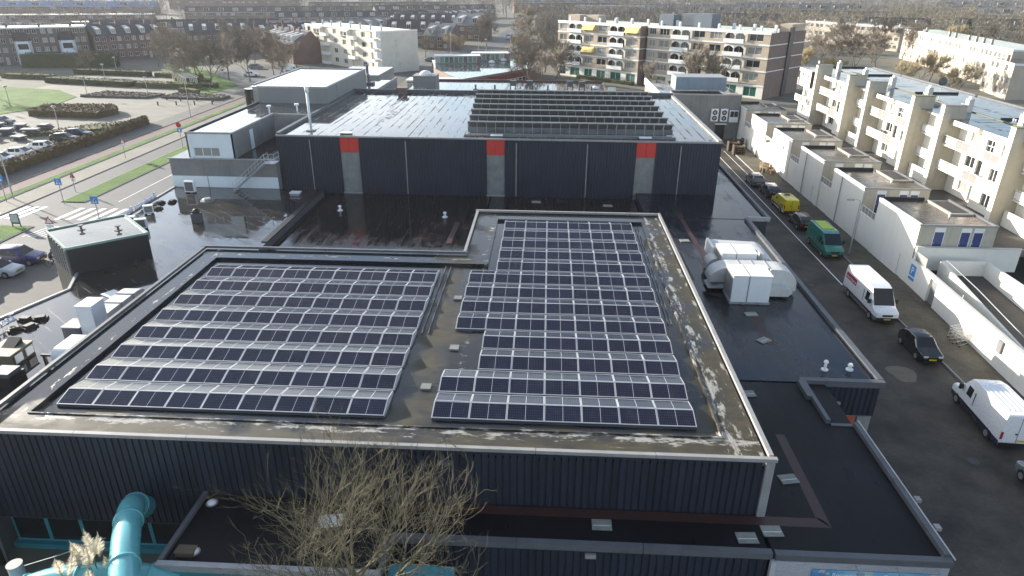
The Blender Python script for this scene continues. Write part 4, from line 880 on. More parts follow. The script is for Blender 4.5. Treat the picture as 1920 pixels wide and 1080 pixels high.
def car(label, loc, rz, body, L=4.1, W=1.74, Ht=1.47, style='hatch', group=None, name='parked_car'):
    h = W/2; f, r = L/2, -L/2; g = Ht/1.47
    if style == 'hatch':
        x = [f, f-.12, f-.95, f-1.62, f-2.2, f-2.32, r+1.0, r+.35, r+.06, r]
    elif style == 'estate':
        x = [f, f-.12, f-1.1, f-1.85, f-2.5, f-2.62, r+.75, r+.25, r+.05, r]
    else:
        x = [f, f-.12, f-1.0, f-1.7, f-2.3, f-2.42, r+1.3, r+.72, r+.08, r]
    belt, roof = .92*g, Ht
    tail = .98*g if style != 'saloon' else .95*g
    secs = [(x[0],h*.72,.32,h*.82,.45,h*.80,.56,h*.78,.62,h*.70,.66*g),(x[1],h*.92,.22,h*.95,.5,h*.93,.66*g,h*.88,.72*g,h*.8,.76*g),
            (x[2],h*.98,.2,h,.55,h*.97,belt*.93,h*.92,belt*.97,h*.80,belt*1.02),(x[3],h*.98,.2,h,.55,h*.98,belt,h*.78,roof*.93,h*.68,roof*.985),
            (x[4],h*.98,.2,h,.55,h*.98,belt,h*.79,roof*.94,h*.7,roof),(x[5],h*.98,.2,h,.55,h*.98,belt,h*.79,roof*.94,h*.7,roof),
            (x[6],h*.98,.2,h,.55,h*.97,belt*1.01,h*.78,roof*.92,h*.68,roof*.975),(x[7],h*.97,.22,h*.98,.55,h*.94,belt*1.02,h*.82,tail if style == 'saloon' else roof*.80,h*.70,tail*1.02 if style == 'saloon' else roof*.84),
            (x[8],h*.93,.26,h*.95,.55,h*.92,tail*.94,h*.86,tail*.97,h*.78,tail*.99),(x[9],h*.85,.32,h*.88,.5,h*.87,.75*g,h*.84,.8*g,h*.78,.84*g)]
    def extra(t):
        for s_ in (-1,1):
            MB().box(f-.14,f+.004,s_*h*.62-.16,s_*h*.62+.16,.56*g,.70*g).build('headlight', MATS['lamp_glass'], t)
            MB().box(r-.004,r+.10,s_*h*.7-.13,s_*h*.7+.13,.62*g,.80*g).build('tail_light', MATS['tail_red'], t)
            MB().box(f-1.55,f-1.40,s_*(h+.02)-.08,s_*(h+.02)+.08,belt-.02,belt+.12).build('mirror', body, t)
        box_part(t,'number_plate','plate_yellow',f-.02,f+.012,-.26,.26,.36,.47); box_part(t,'grille','black',f-.06,f+.006,-.38,.38,.5,.6)
        box_part(t,'number_plate','plate_yellow',r-.012,r+.02,-.26,.26,.5,.61); box_part(t,'sill','black',r+.9,f-.9,-h*.97,h*.97,.17,.21)
    return vehicle(name, label, 'car', loc, rz, secs, (3,5), (2,), (6,) if style != 'saloon' else (6,), body, L, (f-.8,r+.72), .31, .2, h, None, group, extra)
def van(label, loc, rz, body, L=6.0, W=2.0, Ht=2.6, lower=None, name='parked_van', roofm=None, hood=1.0, extra2=None, wx=None, ladder=False):
    h = W/2; f, r = L/2, -L/2
    secs = [(f,h*.78,.35,h*.88,.6,h*.86,.8,h*.82,.88,h*.72,.92),(f-.15,h*.95,.28,h*.97,.62,h*.95,.92,h*.9,1.0,h*.82,1.05),
            (f-hood*.85,h*.98,.26,h,.65,h*.97,1.14,h*.93,1.2,h*.84,1.26),(f-hood-.75,h*.98,.26,h,.65,h*.98,1.22,h*.9,Ht*.76,h*.8,Ht*.95),
            (f-hood-1.35,h*.98,.26,h,.65,h*.98,1.22,h*.92,Ht*.76,h*.84,Ht*.995),(f-hood-1.55,h*.98,.26,h,.65,h*.98,1.22,h*.93,Ht*.78,h*.85,Ht),
            (r+.3,h*.98,.28,h,.65,h*.98,1.22,h*.93,Ht*.8,h*.86,Ht),(r+.05,h*.97,.3,h*.99,.65,h*.97,1.22,h*.92,Ht*.8,h*.84,Ht*.985),(r,h*.95,.34,h*.97,.65,h*.95,1.22,h*.9,Ht*.8,h*.82,Ht*.96)]
    def extra(t):
        for s_ in (-1,1):
            MB().box(f-.25,f-.04,s_*h*.72-.14,s_*h*.72+.14,.72,.95).build('headlight', MATS['lamp_glass'], t)
            MB().box(r-.012,r+.06,s_*h*.88-.07,s_*h*.88+.07,.75,1.25).build('tail_light', MATS['tail_red'], t)
            MB().box(f-hood-.35,f-hood-.2,s_*(h+.1)-.11,s_*(h+.1)+.11,1.3,1.65).build('mirror', MATS['black'], t)
            MB().box(r+.8,f-1.3,s_*(h+.004)-.012,s_*(h+.004)+.012,.55,.68).build('side_strip', MATS['black'], t)
            MB().box(f-hood-1.72,f-hood-1.66,s_*h*.985-.006,s_*h*.985+.006,.6,Ht*.75).build('door_seam', MATS['black'], t)
        MB().quad((f-hood*.9,-h*.78,1.262),(f-hood*.9,h*.78,1.262),(f-hood*.86,h*.78,1.267),(f-hood*.86,-h*.78,1.267)).build('wiper_cowl', MATS['black'], t)
        box_part(t,'bumper','black',f-.14,f+.03,-h*.86,h*.86,.33,.58); box_part(t,'grille','black',f-.08,f+.008,-.42,.42,.66,.84); box_part(t,'number_plate','plate_yellow',f+.01,f+.045,-.26,.26,.4,.51)
        box_part(t,'rear_bumper','black',r-.08,r+.05,-h*.94,h*.94,.36,.52); box_part(t,'number_plate','plate_yellow',r-.02,r+.01,-.55,-.05,.62,.74); box_part(t,'door_seam','black',r-.008,r+.01,-.012,.012,.55,Ht*.93)
        box_part(t,'door_handle','black',r-.03,r+.01,.05,.16,1.1,1.2)
        for k in range(5): box_part(t,'roof_rib',body,r+.5,f-hood-1.8,-h*.6+k*h*.3-.03,-h*.6+k*h*.3+.03,Ht-.005,Ht+.018)
        if extra2: extra2(t,f,r,h)
    return vehicle(name, label, 'van', loc, rz, secs, (3,), (2,), (), body, L, wx or (f-1.0,r+1.25), .35, .24, h, lower, None, extra)
D90 = R(90)
WHITE = paint('white',(.80,.80,.79)); BLACK = paint('black',(.012,.013,.014),.2); NAVYC = paint('navy',(.02,.025,.06)); SILV = paint('silver',(.42,.44,.46)); GREEN = paint('green',(.015,.19,.14)); YEL = paint('yellow',(.78,.62,.01)); DGRN = paint('dkgreen',(.02,.05,.045)); PURP = paint('purple',(.045,.04,.12)); GREY = paint('grey',(.16,.17,.18)); LSILV = paint('lightsilver',(.55,.57,.60))
def redpanel(t,f,r,h):
    for s_ in (-1,1):
        MB().box(r+.35,r+2.4,s_*(h*.955)-.012,s_*(h*.955)+.012,1.35,1.98).build('side_sign', mat('sign_red',(.30,.03,.035),.5,.15), t)
        letters('WATERSPORT', .33, MATS['white_paint'], t, (r+2.3,s_*(h*.955)+.016*s_,1.52) if s_ > 0 else (r+.45,-h*.955-.016,1.52), (R(90),0,R(180) if s_ > 0 else 0), 'lettering', .002)
van('white high-roof van with red side sign parked mid-street facing the camera', (27.85,53.7,0), -D90, WHITE, 6.7, 1.95, 2.55, GREY, extra2=redpanel, wx=(2.35,-1.9))
car('small black hatchback parked behind the white vans by the kerb', (28.3,45.9,0), -D90, BLACK, 3.85, 1.66, 1.46)
van('white panel van at the right edge seen from behind', (28.25,37.1,0), D90-.06, WHITE, 5.9, 1.98, 2.45, NAVYC, wx=(1.95,-1.8))
car('grey car cut off by the right frame edge', (27.7,30.2,0), D90, GREY, 4.1, 1.75, 1.5)
def greenroof(t,f,r,h):
    MB().poly([(f-2.6,-.62,2.37),(f-2.6,.62,2.37),(r+.5,.5,2.37),(r+.5,-.5,2.37)]).build('roof_marking', mat('limegreen',(.42,.58,.03),.5,.1), t)
van('teal green high-roof van parked along the white wall', (28.95,67.2,0), -D90, GREEN, 5.6, 1.95, 2.33, None, extra2=greenroof, hood=.8, wx=(1.9,-1.7))
def yellowvan(t,f,r,h):
    for s_ in (-1,1):
        MB().box(r+.05,f-2.0,s_*(h*.99)-.012,s_*(h*.99)+.012,.75,1.25).build('yellow_side', YEL, t); MB().box(r+.3,r+1.2,s_*(h*.99)-.02,s_*(h*.99)+.02,.9,1.1).build('red_logo', MATS['red_panel'], t)
    for k in range(6): MB().quad((r-.085,-h*.9+k*.3,.42),(r-.085,-h*.9+k*.3+.15,.42),(r-.085,-h*.9+k*.3+.25,.62),(r-.085,-h*.9+k*.3+.1,.62)).build('chevron', MATS['red_panel'], t)
    MB().box(f-hood_-2.0,f-hood_-1.7,-.3,.3,1.86,2.0).build('light_bar', MATS['zinc_dark'], t)
hood_ = .9
van('yellow service van with white bonnet parked along the white wall', (29.15,81.0,0), D90, YEL, 4.9, 1.85, 1.85, WHITE, extra2=yellowvan, hood=.9, wx=(1.6,-1.4))
car('black car parked between the yellow and green vans', (29.1,74.9,0), D90, BLACK, 4.2, 1.75, 1.45)
car('dark grey car parked nearest the far end of the street', (28.7,92.4,0), D90, GREY, 4.2, 1.75, 1.45); car('dark blue car just ahead of the yellow van', (29.2,87.2,0), D90, NAVYC, 4.2, 1.75, 1.45)
car('dark purple people carrier parked beside the black roof room', (-50.6,58.4,0), .06, PURP, 4.5, 1.8, 1.68, 'estate'); car('silver estate car in the near left parking bay', (-50.6,55.4,0), .0, SILV, 4.5, 1.78, 1.5, 'estate'); car('dark green car at the left edge behind the roof letters', (-51.0,52.3,0), .0, DGRN, 4.4, 1.75, 1.48)
for i,(x,y,b,l,s_) in enumerate(((-81.3,96.0,WHITE,'white hatchback parked nearest in the left car park row','hatch'),(-80.6,99.6,LSILV,'pale silver car parked between two white cars by the hedge','estate'),(-80.2,104.0,WHITE,'white car parked beside the black one by the hedge','hatch'),(-81.0,110.4,BLACK,'black estate car in the car park by the hedge','estate'),(-81.2,114.2,NAVYC,'dark blue car farthest along the hedge in the car park','estate'),(-83.4,92.6,LSILV,'silver car cut off by the left edge in the car park','hatch'))):
    car(l, (x,y,0), .12, b, 4.3, 1.78, 1.48, s_)
car('dark silver car behind the stacked pallets in the park', (-102.5,124,0), .1, GREY, 4.4, 1.76, 1.45, 'saloon'); car('silver car at the left edge beside the pallets', (-106.5,113.5,0), .1, LSILV, 4.4, 1.76, 1.45, 'saloon'); car('red car at the left edge of the park road', (-119.5,127,0), .3, paint('red',(.35,.02,.02)), 4.2, 1.74, 1.45)
van('white van parked in front of the red brick houses', (-75.5,206,0), .1, WHITE, 5.2, 1.9, 2.1); car('dark car on the side road behind the street trees', (-90,214,0), .3, GREY, 4.3, 1.75, 1.45); car('white car on the side road behind the street trees', (-84,196,0), .2, WHITE, 4.3, 1.75, 1.45)
for i,(x,y,b,l) in enumerate(((-36,246,SILV,'silver car in the far car park beside the cream flats'),(-30,243,WHITE,'white car in the far car park behind the curved roof'),(-33,252,BLACK,'black car in the far car park behind the curved roof'),(-40,240,DGRN,'green car beside the cream flats gable'),(-19.5,352,NAVYC,'blue car parked on the far lane'),(-19,338,LSILV,'silver car parked on the far lane'),(-27,258,GREY,'grey car at the back of the far car park'))):
    car(l,(x,y,0),.4+i*.2,b)
van('white van in the far car park behind the curved roof', (-24.5,249,0), .2, WHITE, 5.2, 1.9, 2.2)
# shopping trolleys against the wall
for i in range(3):
    t = thing('shopping_trolley', 'grey shopping trolley against the white wall, %s of three' % ('nearest','middle','farthest')[i], 'trolley', (31.6+.1*i,46.6+.55*i,.12), .4, 'shopping trolleys by the wall')
    for z in (.5,.75,.98): MB().bar((0,0,z),(1.0,.04,z),.018).bar((0,.55,z),(1.0,.5,z),.018).bar((0,0,z),(0,.55,z),.018).bar((1.0,.04,z),(1.0,.5,z),.018).build('basket_wire', MATS['galv'], t)
    for k in range(7): MB().bar((k*.16,.0,.5),(k*.16,.0,.98),.012).bar((k*.16,.55,.5),(k*.16,.55,.98),.012).bar((k*.16,0,.5),(k*.16,.55,.5),.012).build('basket_wire', MATS['galv'], t)
    MB().bar((-.25,0,1.05),(-.25,.55,1.05),.03).bar((-.25,0,1.05),(0,0,.9),.02).bar((-.25,.55,1.05),(0,.55,.9),.02).build('handle', MATS['zinc_dark'], t); MB().bar((-.05,.0,.15),(.9,.06,.15),.025).bar((-.05,.55,.15),(.9,.49,.15),.025).bar((0,0,.15),(0,0,.5),.02).bar((0,.55,.15),(0,.55,.5),.02).build('frame', MATS['galv'], t)
    for q in ((0,0),(0,.55),(.85,.07),(.85,.48)): MB().tube([(q[0],q[1]-.02,.07),(q[0],q[1]+.02,.07)],.07,10).build('wheel', MATS['rubber'], t)
# cyclist on the left
bk = thing('bicycle', 'dark bicycle ridden past the black roof room', 'bicycle', (-46.6,57.5,0), .1)
for x in (-.52,.52):
    wl = MB()
    ring = [(x+.34*math.cos(a),0,.35+.34*math.sin(a)) for a in np.linspace(0,2*math.pi,20)]; MB().tube(ring,.02,5).build('wheel', MATS['rubber'], bk)
MB().bar((-.52,0,.35),(-.1,0,.33),.03).bar((-.1,0,.33),(.35,0,.85),.035).bar((-.2,0,.85),(.35,0,.85),.03).bar((-.1,0,.33),(-.22,0,.95),.03).bar((-.52,0,.35),(-.2,0,.85),.025).bar((.52,0,.35),(.36,0,1.0),.03).build('frame', MATS['black'], bk)
MB().bar((.34,-.28,1.05),(.34,.28,1.05),.025).build('handlebar', MATS['black'], bk); MB().box(-.36,-.1,-.09,.09,.95,1.0).build('saddle', MATS['black'], bk)
pn = thing('person', 'cyclist in dark clothes riding a bicycle at the left', 'person', (-46.6,57.5,0), .1)
def skin_body(name, verts, edges, radii, m, parent):
    me = bpy.data.meshes.new(name); me.from_pydata(verts, edges, []); me.materials.append(m); o = link(name, me, parent)
    o.modifiers.new('skin','SKIN'); sv = me.skin_vertices[0].data
    for k, r_ in enumerate(radii): sv[k].radius = (r_, r_)
    sv[0].use_root = True; o.modifiers.new('sub','SUBSURF').levels = 1; o.modifiers['sub'].render_levels = 1; return o
mat('clothes', (.05,.055,.07), .8, .2); mat('skin', (.45,.28,.2), .6, .1); mat('hair', (.30,.30,.30), .7, .2)
vs = [(-.2,0,1.02),(-.1,0,1.3),(.05,0,1.52),(.1,0,1.62),(.16,0,1.78), (.05,-.2,1.5),(.2,-.27,1.28),(.36,-.26,1.1),(.05,.2,1.5),(.2,.27,1.28),(.36,.26,1.1), (-.15,-.12,.98),(.18,-.14,.78),(.02,-.15,.38),(.14,-.15,.30),(-.15,.12,.98),(.22,.14,.92),(.08,.15,.55),(.2,.15,.48)]
ed = [(0,1),(1,2),(2,3),(3,4),(2,5),(5,6),(6,7),(2,8),(8,9),(9,10),(0,11),(11,12),(12,13),(13,14),(0,15),(15,16),(16,17),(17,18)]
skin_body('body', vs, ed, [.15,.15,.15,.06,.11,.075,.055,.045,.075,.055,.045,.1,.08,.055,.045,.1,.08,.055,.045], MATS['clothes'], pn)
MB().dome(.15,0,1.78,.13,.13,10).build('hair', MATS['hair'], pn, True); MB().tube([(.2,0,1.66),(.21,0,1.84)],[.07,.09],8).build('face', MATS['skin'], pn, True)
# ------------------------------------------------------------------ white wall, storage blocks and deck on the right
dk = thing('parking_deck', 'raised deck with white street wall in front of the white terrace', 'deck', (38,90,0))
hb('wall', MB().box(33.36,33.55,58.9,126,0,2.95), MATS['white_wall'], dk); hb('surface', sheet(33.55,58,58.9,134,2.9), MATS['deck_dark'], dk)
hb('wall', MB().box(33.55,45.5,133.8,134,0,2.9), MATS['white_wall'], dk)
blkY = [58.8,70.5,82.0,93.8,105.6,117.5]
names = ['nearest','second','third','fourth','fifth','farthest']
for k, y in enumerate(blkY):
    d = 8.2; t = thing('storage_block', 'white storage block with blue doors, %s along the street wall' % names[k], 'building', (33.3,y,0), 0, 'storage blocks along the street')
    # street wall and far wall
    f_ = lambda u,z,dd: (dd, u, z)
    dh = [(1.3,2.1,.1,2.2)] if k in (0,2) else []
    wall_grid(MB(),0,d,0,5.75,dh,f_,.25).build('street_wall', MATS['white_wall'], t)
    if dh: MB().box(.2,.24,1.3,2.1,.1,2.2).build('door', MATS['concrete_dk'], t)
    MB().quad((6.7,0,2.9),(6.7,d,2.9),(6.7,d,5.5),(6.7,0,5.5)).quad((0,d,0),(6.7,d,0),(6.7,d,5.6),(0,d,5.6)).build('wall', MATS['white_wall'], t)
    doors = [(1.35,2.35),(3.65,4.6),(4.75,5.7)]; holes = [(a,b,2.95,5.5) for a,b in doors]
    wall_grid(MB(),0,6.7,2.85,5.7,holes,lambda u,z,dd:(u,dd,z),.12).build('front_wall', MATS['pier'], t)
    for a,b in doors:
        fr_ = MB().box(a,a+.09,.05,.12,2.95,5.5).box(b-.09,b,.05,.12,2.95,5.5).box(a+.09,b-.09,.05,.12,5.05,5.5).build('door_frame', MATS['white_paint'], t)
        dr = MB().box(a+.09,b-.09,.08,.12,2.95,5.05).build('door', MATS['blue_door'], t); MB().box(a+.14,a+.2,.05,.08,3.9,4.1).build('handle', MATS['zinc'], dr)
    MB().quad((.2,.1,5.55),(6.6,.1,5.55),(6.6,d-.1,5.55),(.2,d-.1,5.55)).build('roof', MATS['wet_block'], t)
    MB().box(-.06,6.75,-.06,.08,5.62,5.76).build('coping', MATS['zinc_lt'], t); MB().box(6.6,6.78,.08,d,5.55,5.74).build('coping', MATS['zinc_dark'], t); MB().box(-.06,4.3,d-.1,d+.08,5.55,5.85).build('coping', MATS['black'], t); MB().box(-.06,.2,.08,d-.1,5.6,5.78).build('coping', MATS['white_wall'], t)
    # sunken light well at the back corner of the roof
    MB().box(4.4,4.65,3.6,d-.3,5.0,5.72).box(4.4,6.5,3.5,3.7,5.0,5.7).build('well_kerb', MATS['pier'], t); MB().box(4.7,6.5,3.75,d-.3,5.556,5.57).build('well_floor', MATS['deck_dark'], t); MB().cyl(4.0,2.9,5.55,5.9,.08,8).build('vent_pipe', MATS['white_paint'], t)
    # railing over the gap behind
    if k: 
        pass
    MB().box(.0,.2,d+.0,d+3.4,2.9,3.25).build('low_wall', MATS['white_wall'], t)
    rl = MB().box(.05,.1,d+.1,d+3.3,3.95,4.0).build('rail', MATS['white_paint'], t)
    for i in range(5): MB().box(.05,.1,d+.1+i*.8,d+.15+i*.8,3.25,3.95).build('rail_post', MATS['white_paint'], t)
    MB().box(.07,.085,d+.15,d+3.25,3.3,3.9).build('rail_panel', MATS['zinc_lt'], t)
    if k: MB().cyl(-.1,5.5,0,5.5,.05,6).build('downpipe', MATS['zinc'], t)
# parking sign plate on the wall
pl = thing('parking_sign', 'blue P parking sign painted on the white street wall', 'sign', (33.26,58.0,1.6)); MB().box(-.03,.0,-.5,.5,-.45,.55).build('plate', mat('sign_blue',(.05,.25,.6),.5,.05), pl); letters('P', .95, MATS['white_paint'], pl, (-.036,.3,-.28), (R(90),0,-D90), ext=.002); MB().box(-.035,-.002,-.5,.5,-.85,-.6).build('arrow_plate', MATS['sign_blue'], pl)
# ramp walls near the camera
rw = thing('ramp_walls', 'white ramp walls beside the street in front of the storage blocks', 'wall', (36,52,0))
f_ = lambda u,z,d: (33.3-.055*(58.8-39)*(1-u/19.8)+d, 39+u, z)
hs = [(14.6,15.9,.1,2.3)]
hb('street_wall', wall_grid(MB(),0,19.8,0,2.55,hs,f_,.3), MATS['white_wall'], rw); hb('street_wall_top', MB().prism([(32.2,39),(32.5,39),(33.58,58.8),(33.3,58.8)],2.552,2.60), MATS['plaster_sh'], rw); hb('gate', MB().box(33.25,33.3,53.7,54.8,.1,2.3), MATS['concrete_dk'], rw)
hb('inner_wall', MB().prism([(34.3,41),(34.5,41),(35.2,57.3),(34.95,57.3)],0,[1.0,1.0,2.9,2.9]), MATS['white_wall'], rw); hb('pipe_rail', MB().tube([(34.7,41,1.5),(35.3,52,2.6),(35.3,57,3.1)],.04,6), MATS['zinc'], rw)
hb('cross_wall', MB().box(35.2,38.9,57.2,57.45,0,2.95), MATS['white_wall'], rw); hb('outer_wall', MB().prism([(38.6,36),(38.85,36),(39.15,57.2),(38.9,57.2)],0,2.9), MATS['white_wall'], rw)
hb('deck_parapet', MB().box(33.3,42.3,58.35,58.6,1.6,3.75), MATS['white_wall'], rw); hb('deck_parapet_cap', MB().box(33.25,42.4,58.3,58.65,3.752,3.80), MATS['plaster_sh'], rw)
hb('ramp_floor', MB().quad((34.5,38,.1),(38.6,38,.1),(38.9,57.2,1.6),(35.1,57.2,1.6)), MATS['deck_dark'], rw); hb('post_box', MB().box(32.3,32.9,43.4,43.9,1.4,2.3), MATS['concrete_dk'], rw)
hb('rail_panel', MB().box(33.32,33.37,56.4,58.2,2.6,3.4), MATS['zinc_lt'], rw); hb('wall_box', MB().box(32.98,33.05,51.6,52.0,1.2,1.7), MATS['concrete'], rw)
struct('courtyard', sheet(39,75,30,58.9,.02), MATS['deck_dark']); struct('courtyard_path', sheet(42.5,60,52.5,54,.03), MATS['paver_beige'])
def lamp_post(x,y,h,label,arm=1.2,rz=0.,m='galv'):
    t = thing('street_lamp', label, 'street lamp', (x,y,0), rz); MB().tube([(0,0,0),(0,0,h)],[.09,.05],8).build('post', MATS[m], t)
    if arm: MB().tube([(0,0,h-.05),(-arm*.5,0,h+.12),(-arm,0,h+.1)],.035,6).build('arm', MATS[m], t); MB().box(-arm-.6,-arm+.05,-.12,.12,h+.03,h+.15).build('lamp_head', MATS['zinc_lt'], t)
    else: MB().cyl(0,0,h,h+.15,.28,12,r1=.4).build('lamp_head', MATS['white_paint'], t); MB().dome(0,0,h+.15,.4,.2).build('lamp_cap', MATS['zinc_lt'], t)
    return t
lamp_post(31.0,65.9,5.7,'curved steel street lamp beside the white storage blocks',.7)
lamp_post(31.3,98,4.5,'thin pole by the rubbish at the far end of the street',.0)
# rubbish heap and pallets at the end of the street
for i,(x,y,s_) in enumerate(((32.0,99.5,.55),(32.4,101.0,.6),(31.6,98.4,.5),(32.5,97.3,.45))):
    t = thing('cardboard_box', 'discarded box on the rubbish heap by the white wall, %s of the heap' % ORD[i], 'box', (x,y,.12), .5*i, 'rubbish at the end of the street'); MB().box(-s_,s_,-s_*.7,s_*.7,0,s_*1.2).build('carton', mat('cardboard',(.24,.17,.10),.9,.25), t); MB().box(-s_*.9,s_*.4,-s_*.3,s_*.9,s_*1.2+.01,s_*1.2+.05).build('flap', MATS['cardboard'], t)
for i,(x,y) in enumerate(((30.6,112.5),(30.8,109.8),(31.9,115))):
    t = thing('pallet_stack', 'brown pallet stack by the end wall, %s' % ('left','front','rear')[i], 'pallets', (x,y,.0)); 
    for k in range(5): MB().box(-.9,.9,-.6,.6,k*.3,k*.3+.1).box(-.9,-.7,-.6,.6,k*.3+.1,k*.3+.3).box(.7,.9,-.6,.6,k*.3+.1,k*.3+.3).build('pallet', mat('pallet',(.07,.05,.035),.9,.25), t)
# ------------------------------------------------------------------ white terrace with piers
XF = 46.6; wy = [60.8,80.6,100.5,120.6]
tl = ['nearest','second','third','farthest']
for k, y0 in enumerate(wy):
    y1 = y0+19.9 if k < 3 else 131.5; D = y1-y0
    t = thing('terrace_house', 'white terrace block with piers and red balcony panels, %s in the row' % tl[k], 'building', (XF,y0,0), 0, 'white terrace blocks')
    bw = 12.7 if k < 3 else D         # wide bay starts after the near pier; the narrow bay follows
    # layout in u (along Y): 0..7 narrow bay, 7..19.9 wide bay
    nb = 7.0 if k < 3 else 4.
    holes = []; FZ = (2.9,5.65,8.4); ZT_ = 11.15
    for z0 in FZ:
        z = z0+.08
        holes += [(nb+7.2,nb+8.2,z,z+2.2),(nb+8.6,nb+10.4,z+.7,z+2.1),(1.6,2.6,z,z+2.2),(3.2,5.2,z+.6,z+2.1)]
    holes = [h for h in holes if h[1] < D-.3]
    wall_grid(MB(),0,D,2.9,ZT_,holes,lambda u,z,d:(.6+d,u,z),.2).build('back_wall', MATS['white_wall'], t)
    for a,b,c,d_ in holes:
        window(t,(.72,b,c),b-a,d_-c,-D90,1 if b-a < 1.2 else 2,1)
    # projecting front wall in the near part of the wide bay
    a0, a1 = nb+1.0, nb+6.4
    if a1 < D:
        fh = (nb+3.9,nb+5.3,9.2,10.5); fh2 = (nb+1.7,nb+2.6,9.2,10.5); window(t,(-.62,fh2[1],fh2[2]),fh2[1]-fh2[0],fh2[3]-fh2[2],-D90,1,2)
        wall_grid(MB(),a0,a1,8.25,ZT_,[fh,fh2],lambda u,z,d:(-.75+d,u,z),.2).build('front_wall', MATS['white_wall'], t)
        window(t,(-.62,fh[1],fh[2]),fh[1]-fh[0],fh[3]-fh[2],-D90,2,2)
        fl = (nb+2.6,nb+4.4,6.35,7.7); wall_grid(MB(),a0,a1-1.2,5.6,8.25,[fl],lambda u,z,d:(-.2+d,u,z),.2).build('front_wall', MATS['white_wall'], t); window(t,(-.07,fl[1],fl[2]),fl[1]-fl[0],fl[3]-fl[2],-D90,3,1)
        gl = (nb+2.4,nb+4.6,3.6,5.0); wall_grid(MB(),a0,a1,2.9,5.35,[gl],lambda u,z,d:(-.2+d,u,z),.2).build('front_wall', MATS['white_wall'], t); window(t,(-.07,gl[1],gl[2]),gl[1]-gl[0],gl[3]-gl[2],-D90,3,1)
        MB().quad((-.75,a1,8.25),(.6,a1,8.25),(.6,a1,ZT_),(-.75,a1,ZT_)).build('return_wall', MATS['white_wall'], t); MB().box(-.745,.6,a0+.01,a1-.01,8.2,8.26).build('soffit', MATS['white_wall'], t)
        MB().box(-.7,.6,a1+.9,D-.6,10.6,ZT_).build('canopy', MATS['white_wall'], t)
    # balconies: thin slab, framed panels and a rail
    def balcony(x, u0, u1, z, redp, parts=1.25):
        MB().box(x,.6,u0,u1,z-.16,z).build('balcony_slab', MATS['white_wall'], t)
        n = max(2,int((u1-u0)/parts)); seg = (u1-u0)/n
        for i in range(n):
            u = u0+i*seg; m = MATS['pinkred'] if redp and i in (n//2-1,n//2) else MATS['zinc_lt' if (i+int(z)) % 3 == 0 else 'white_paint']
            MB().box(x-.03,x,u+.05,u+seg-.05,z+.14,z+.86).build('balcony_panel', m, t); MB().box(x-.03,x+.01,u-.02,u+.02,z,z+.95).build('rail_post', MATS['white_paint'], t)
        MB().box(x-.05,x+.03,u0,u1,z+.95,z+1.0).build('handrail', MATS['white_paint'], t)
    for z in FZ[1:]: balcony(-.95, nb+(1.0 if z < 8 else 6.4), D-.05, z, True)
    for z in FZ[1:]: balcony(.0, 1.0, nb-.05, z, False)
    if D > 12: balcony(-.95, nb+1.0, nb+6.3, FZ[2], True)
    MB().box(.1,.6,1.0,nb-.05,10.7,ZT_).build('canopy', MATS['white_wall'], t); MB().box(.1,.7,1.4,2.6,ZT_,ZT_+.3).build('roof_box', MATS['black'], t)
    MB().box(-.5,-.35,1.0,nb-.1,2.9,4.5).build('garden_wall', MATS['white_wall'], t)
    # clutter on the balconies
    for i in range(5):
        u = rnd.uniform(1.3,nb-.8) if i < 2 else rnd.uniform(nb+6.6,D-.9); z = FZ[1+i % 2]
        if u < D-.5: MB().box(.1,.1+rnd.uniform(.2,.4),u,u+rnd.uniform(.3,.7),z,z+rnd.uniform(.5,1.2)).build('balcony_clutter', MATS[rnd.choice(('teal_dk','brown_brick','zinc_dark','cream'))], t)
    for u in (nb+6.6,): 
        if u < D: MB().cyl(.5,u,2.9,ZT_,.05,6).build('downpipe', MATS['zinc'], t)
    # piers: mossy cap at the far side of the narrow bay, plain one at its near side
    for u, m in ((-.0,'zinc_lt'),(nb,'moss_cap')):
        if k == 3 and u > 0: continue
        MB().box(-1.7,.75,u-.0,u+.75,2.9,12.6).build('pier', MATS['pier'], t); MB().box(-1.75,.8,u-.05,u+.8,12.6,12.7).build('pier_cap', MATS[m], t)
        MB().box(-1.72,-1.70,u+.0,u+.75,2.9,12.58).build('pier_face', MATS['white_wall'], t)
    MB().quad((-.75,0,ZT_+.02),(12.2,0,ZT_+.02),(12.2,D,ZT_+.02),(-.75,D,ZT_+.02)).build('roof', MATS['wet_houses'], t)
    MB().box(4.1,4.35,0,D,ZT_,ZT_+.1).build('roof_kerb', mat('kerb_moss',(.16,.15,.10),.8,.2), t); MB().box(12.0,12.25,0,D,ZT_-.2,ZT_+.2).build('coping', MATS['zinc_dark'], t); MB().box(4.6,10.5,D-.3,D-.1,ZT_,ZT_+.25).build('party_kerb', MATS['black'], t)
    MB().box(.85,12.2,.02,D-.02,2.9,ZT_-.05).build('wall', MATS['white_wall'], t)
    for u in (4.5,14.0):
        if u < D:
            MB().box(3.4,4.0,u,u+.8,ZT_,12.7).build('chimney', MATS['plaster_sh'], t); MB().cyl(3.7,u+.25,12.7,13.0,.12,8).cyl(3.7,u+.6,12.7,13.0,.12,8).build('chimney_pot', MATS['white_paint'], t)
        MB().cyl(4.9,u+3.5,ZT_,ZT_+.5,.09,8).cyl(4.9,u+3.9,ZT_,ZT_+.5,.09,8).build('vent_pipe', MATS['white_paint'], t)
    if k == 3:
        MB().quad((.6,D,2.9),(12,D,2.9),(12,D,ZT_),(.6,D,ZT_)).build('end_wall', MATS['white_wall'], t)
t = thing('satellite_dish', 'dark satellite dish on the terrace roof', 'dish', (55,101,11.15)); MB().cyl(0,0,0,1.3,.05,6).build('mast', MATS['zinc'], t); MB().tube([(0,.0,1.6),(0,-.12,1.6)],[.6,.35],14).build('dish', MATS['zinc_dark'], t)
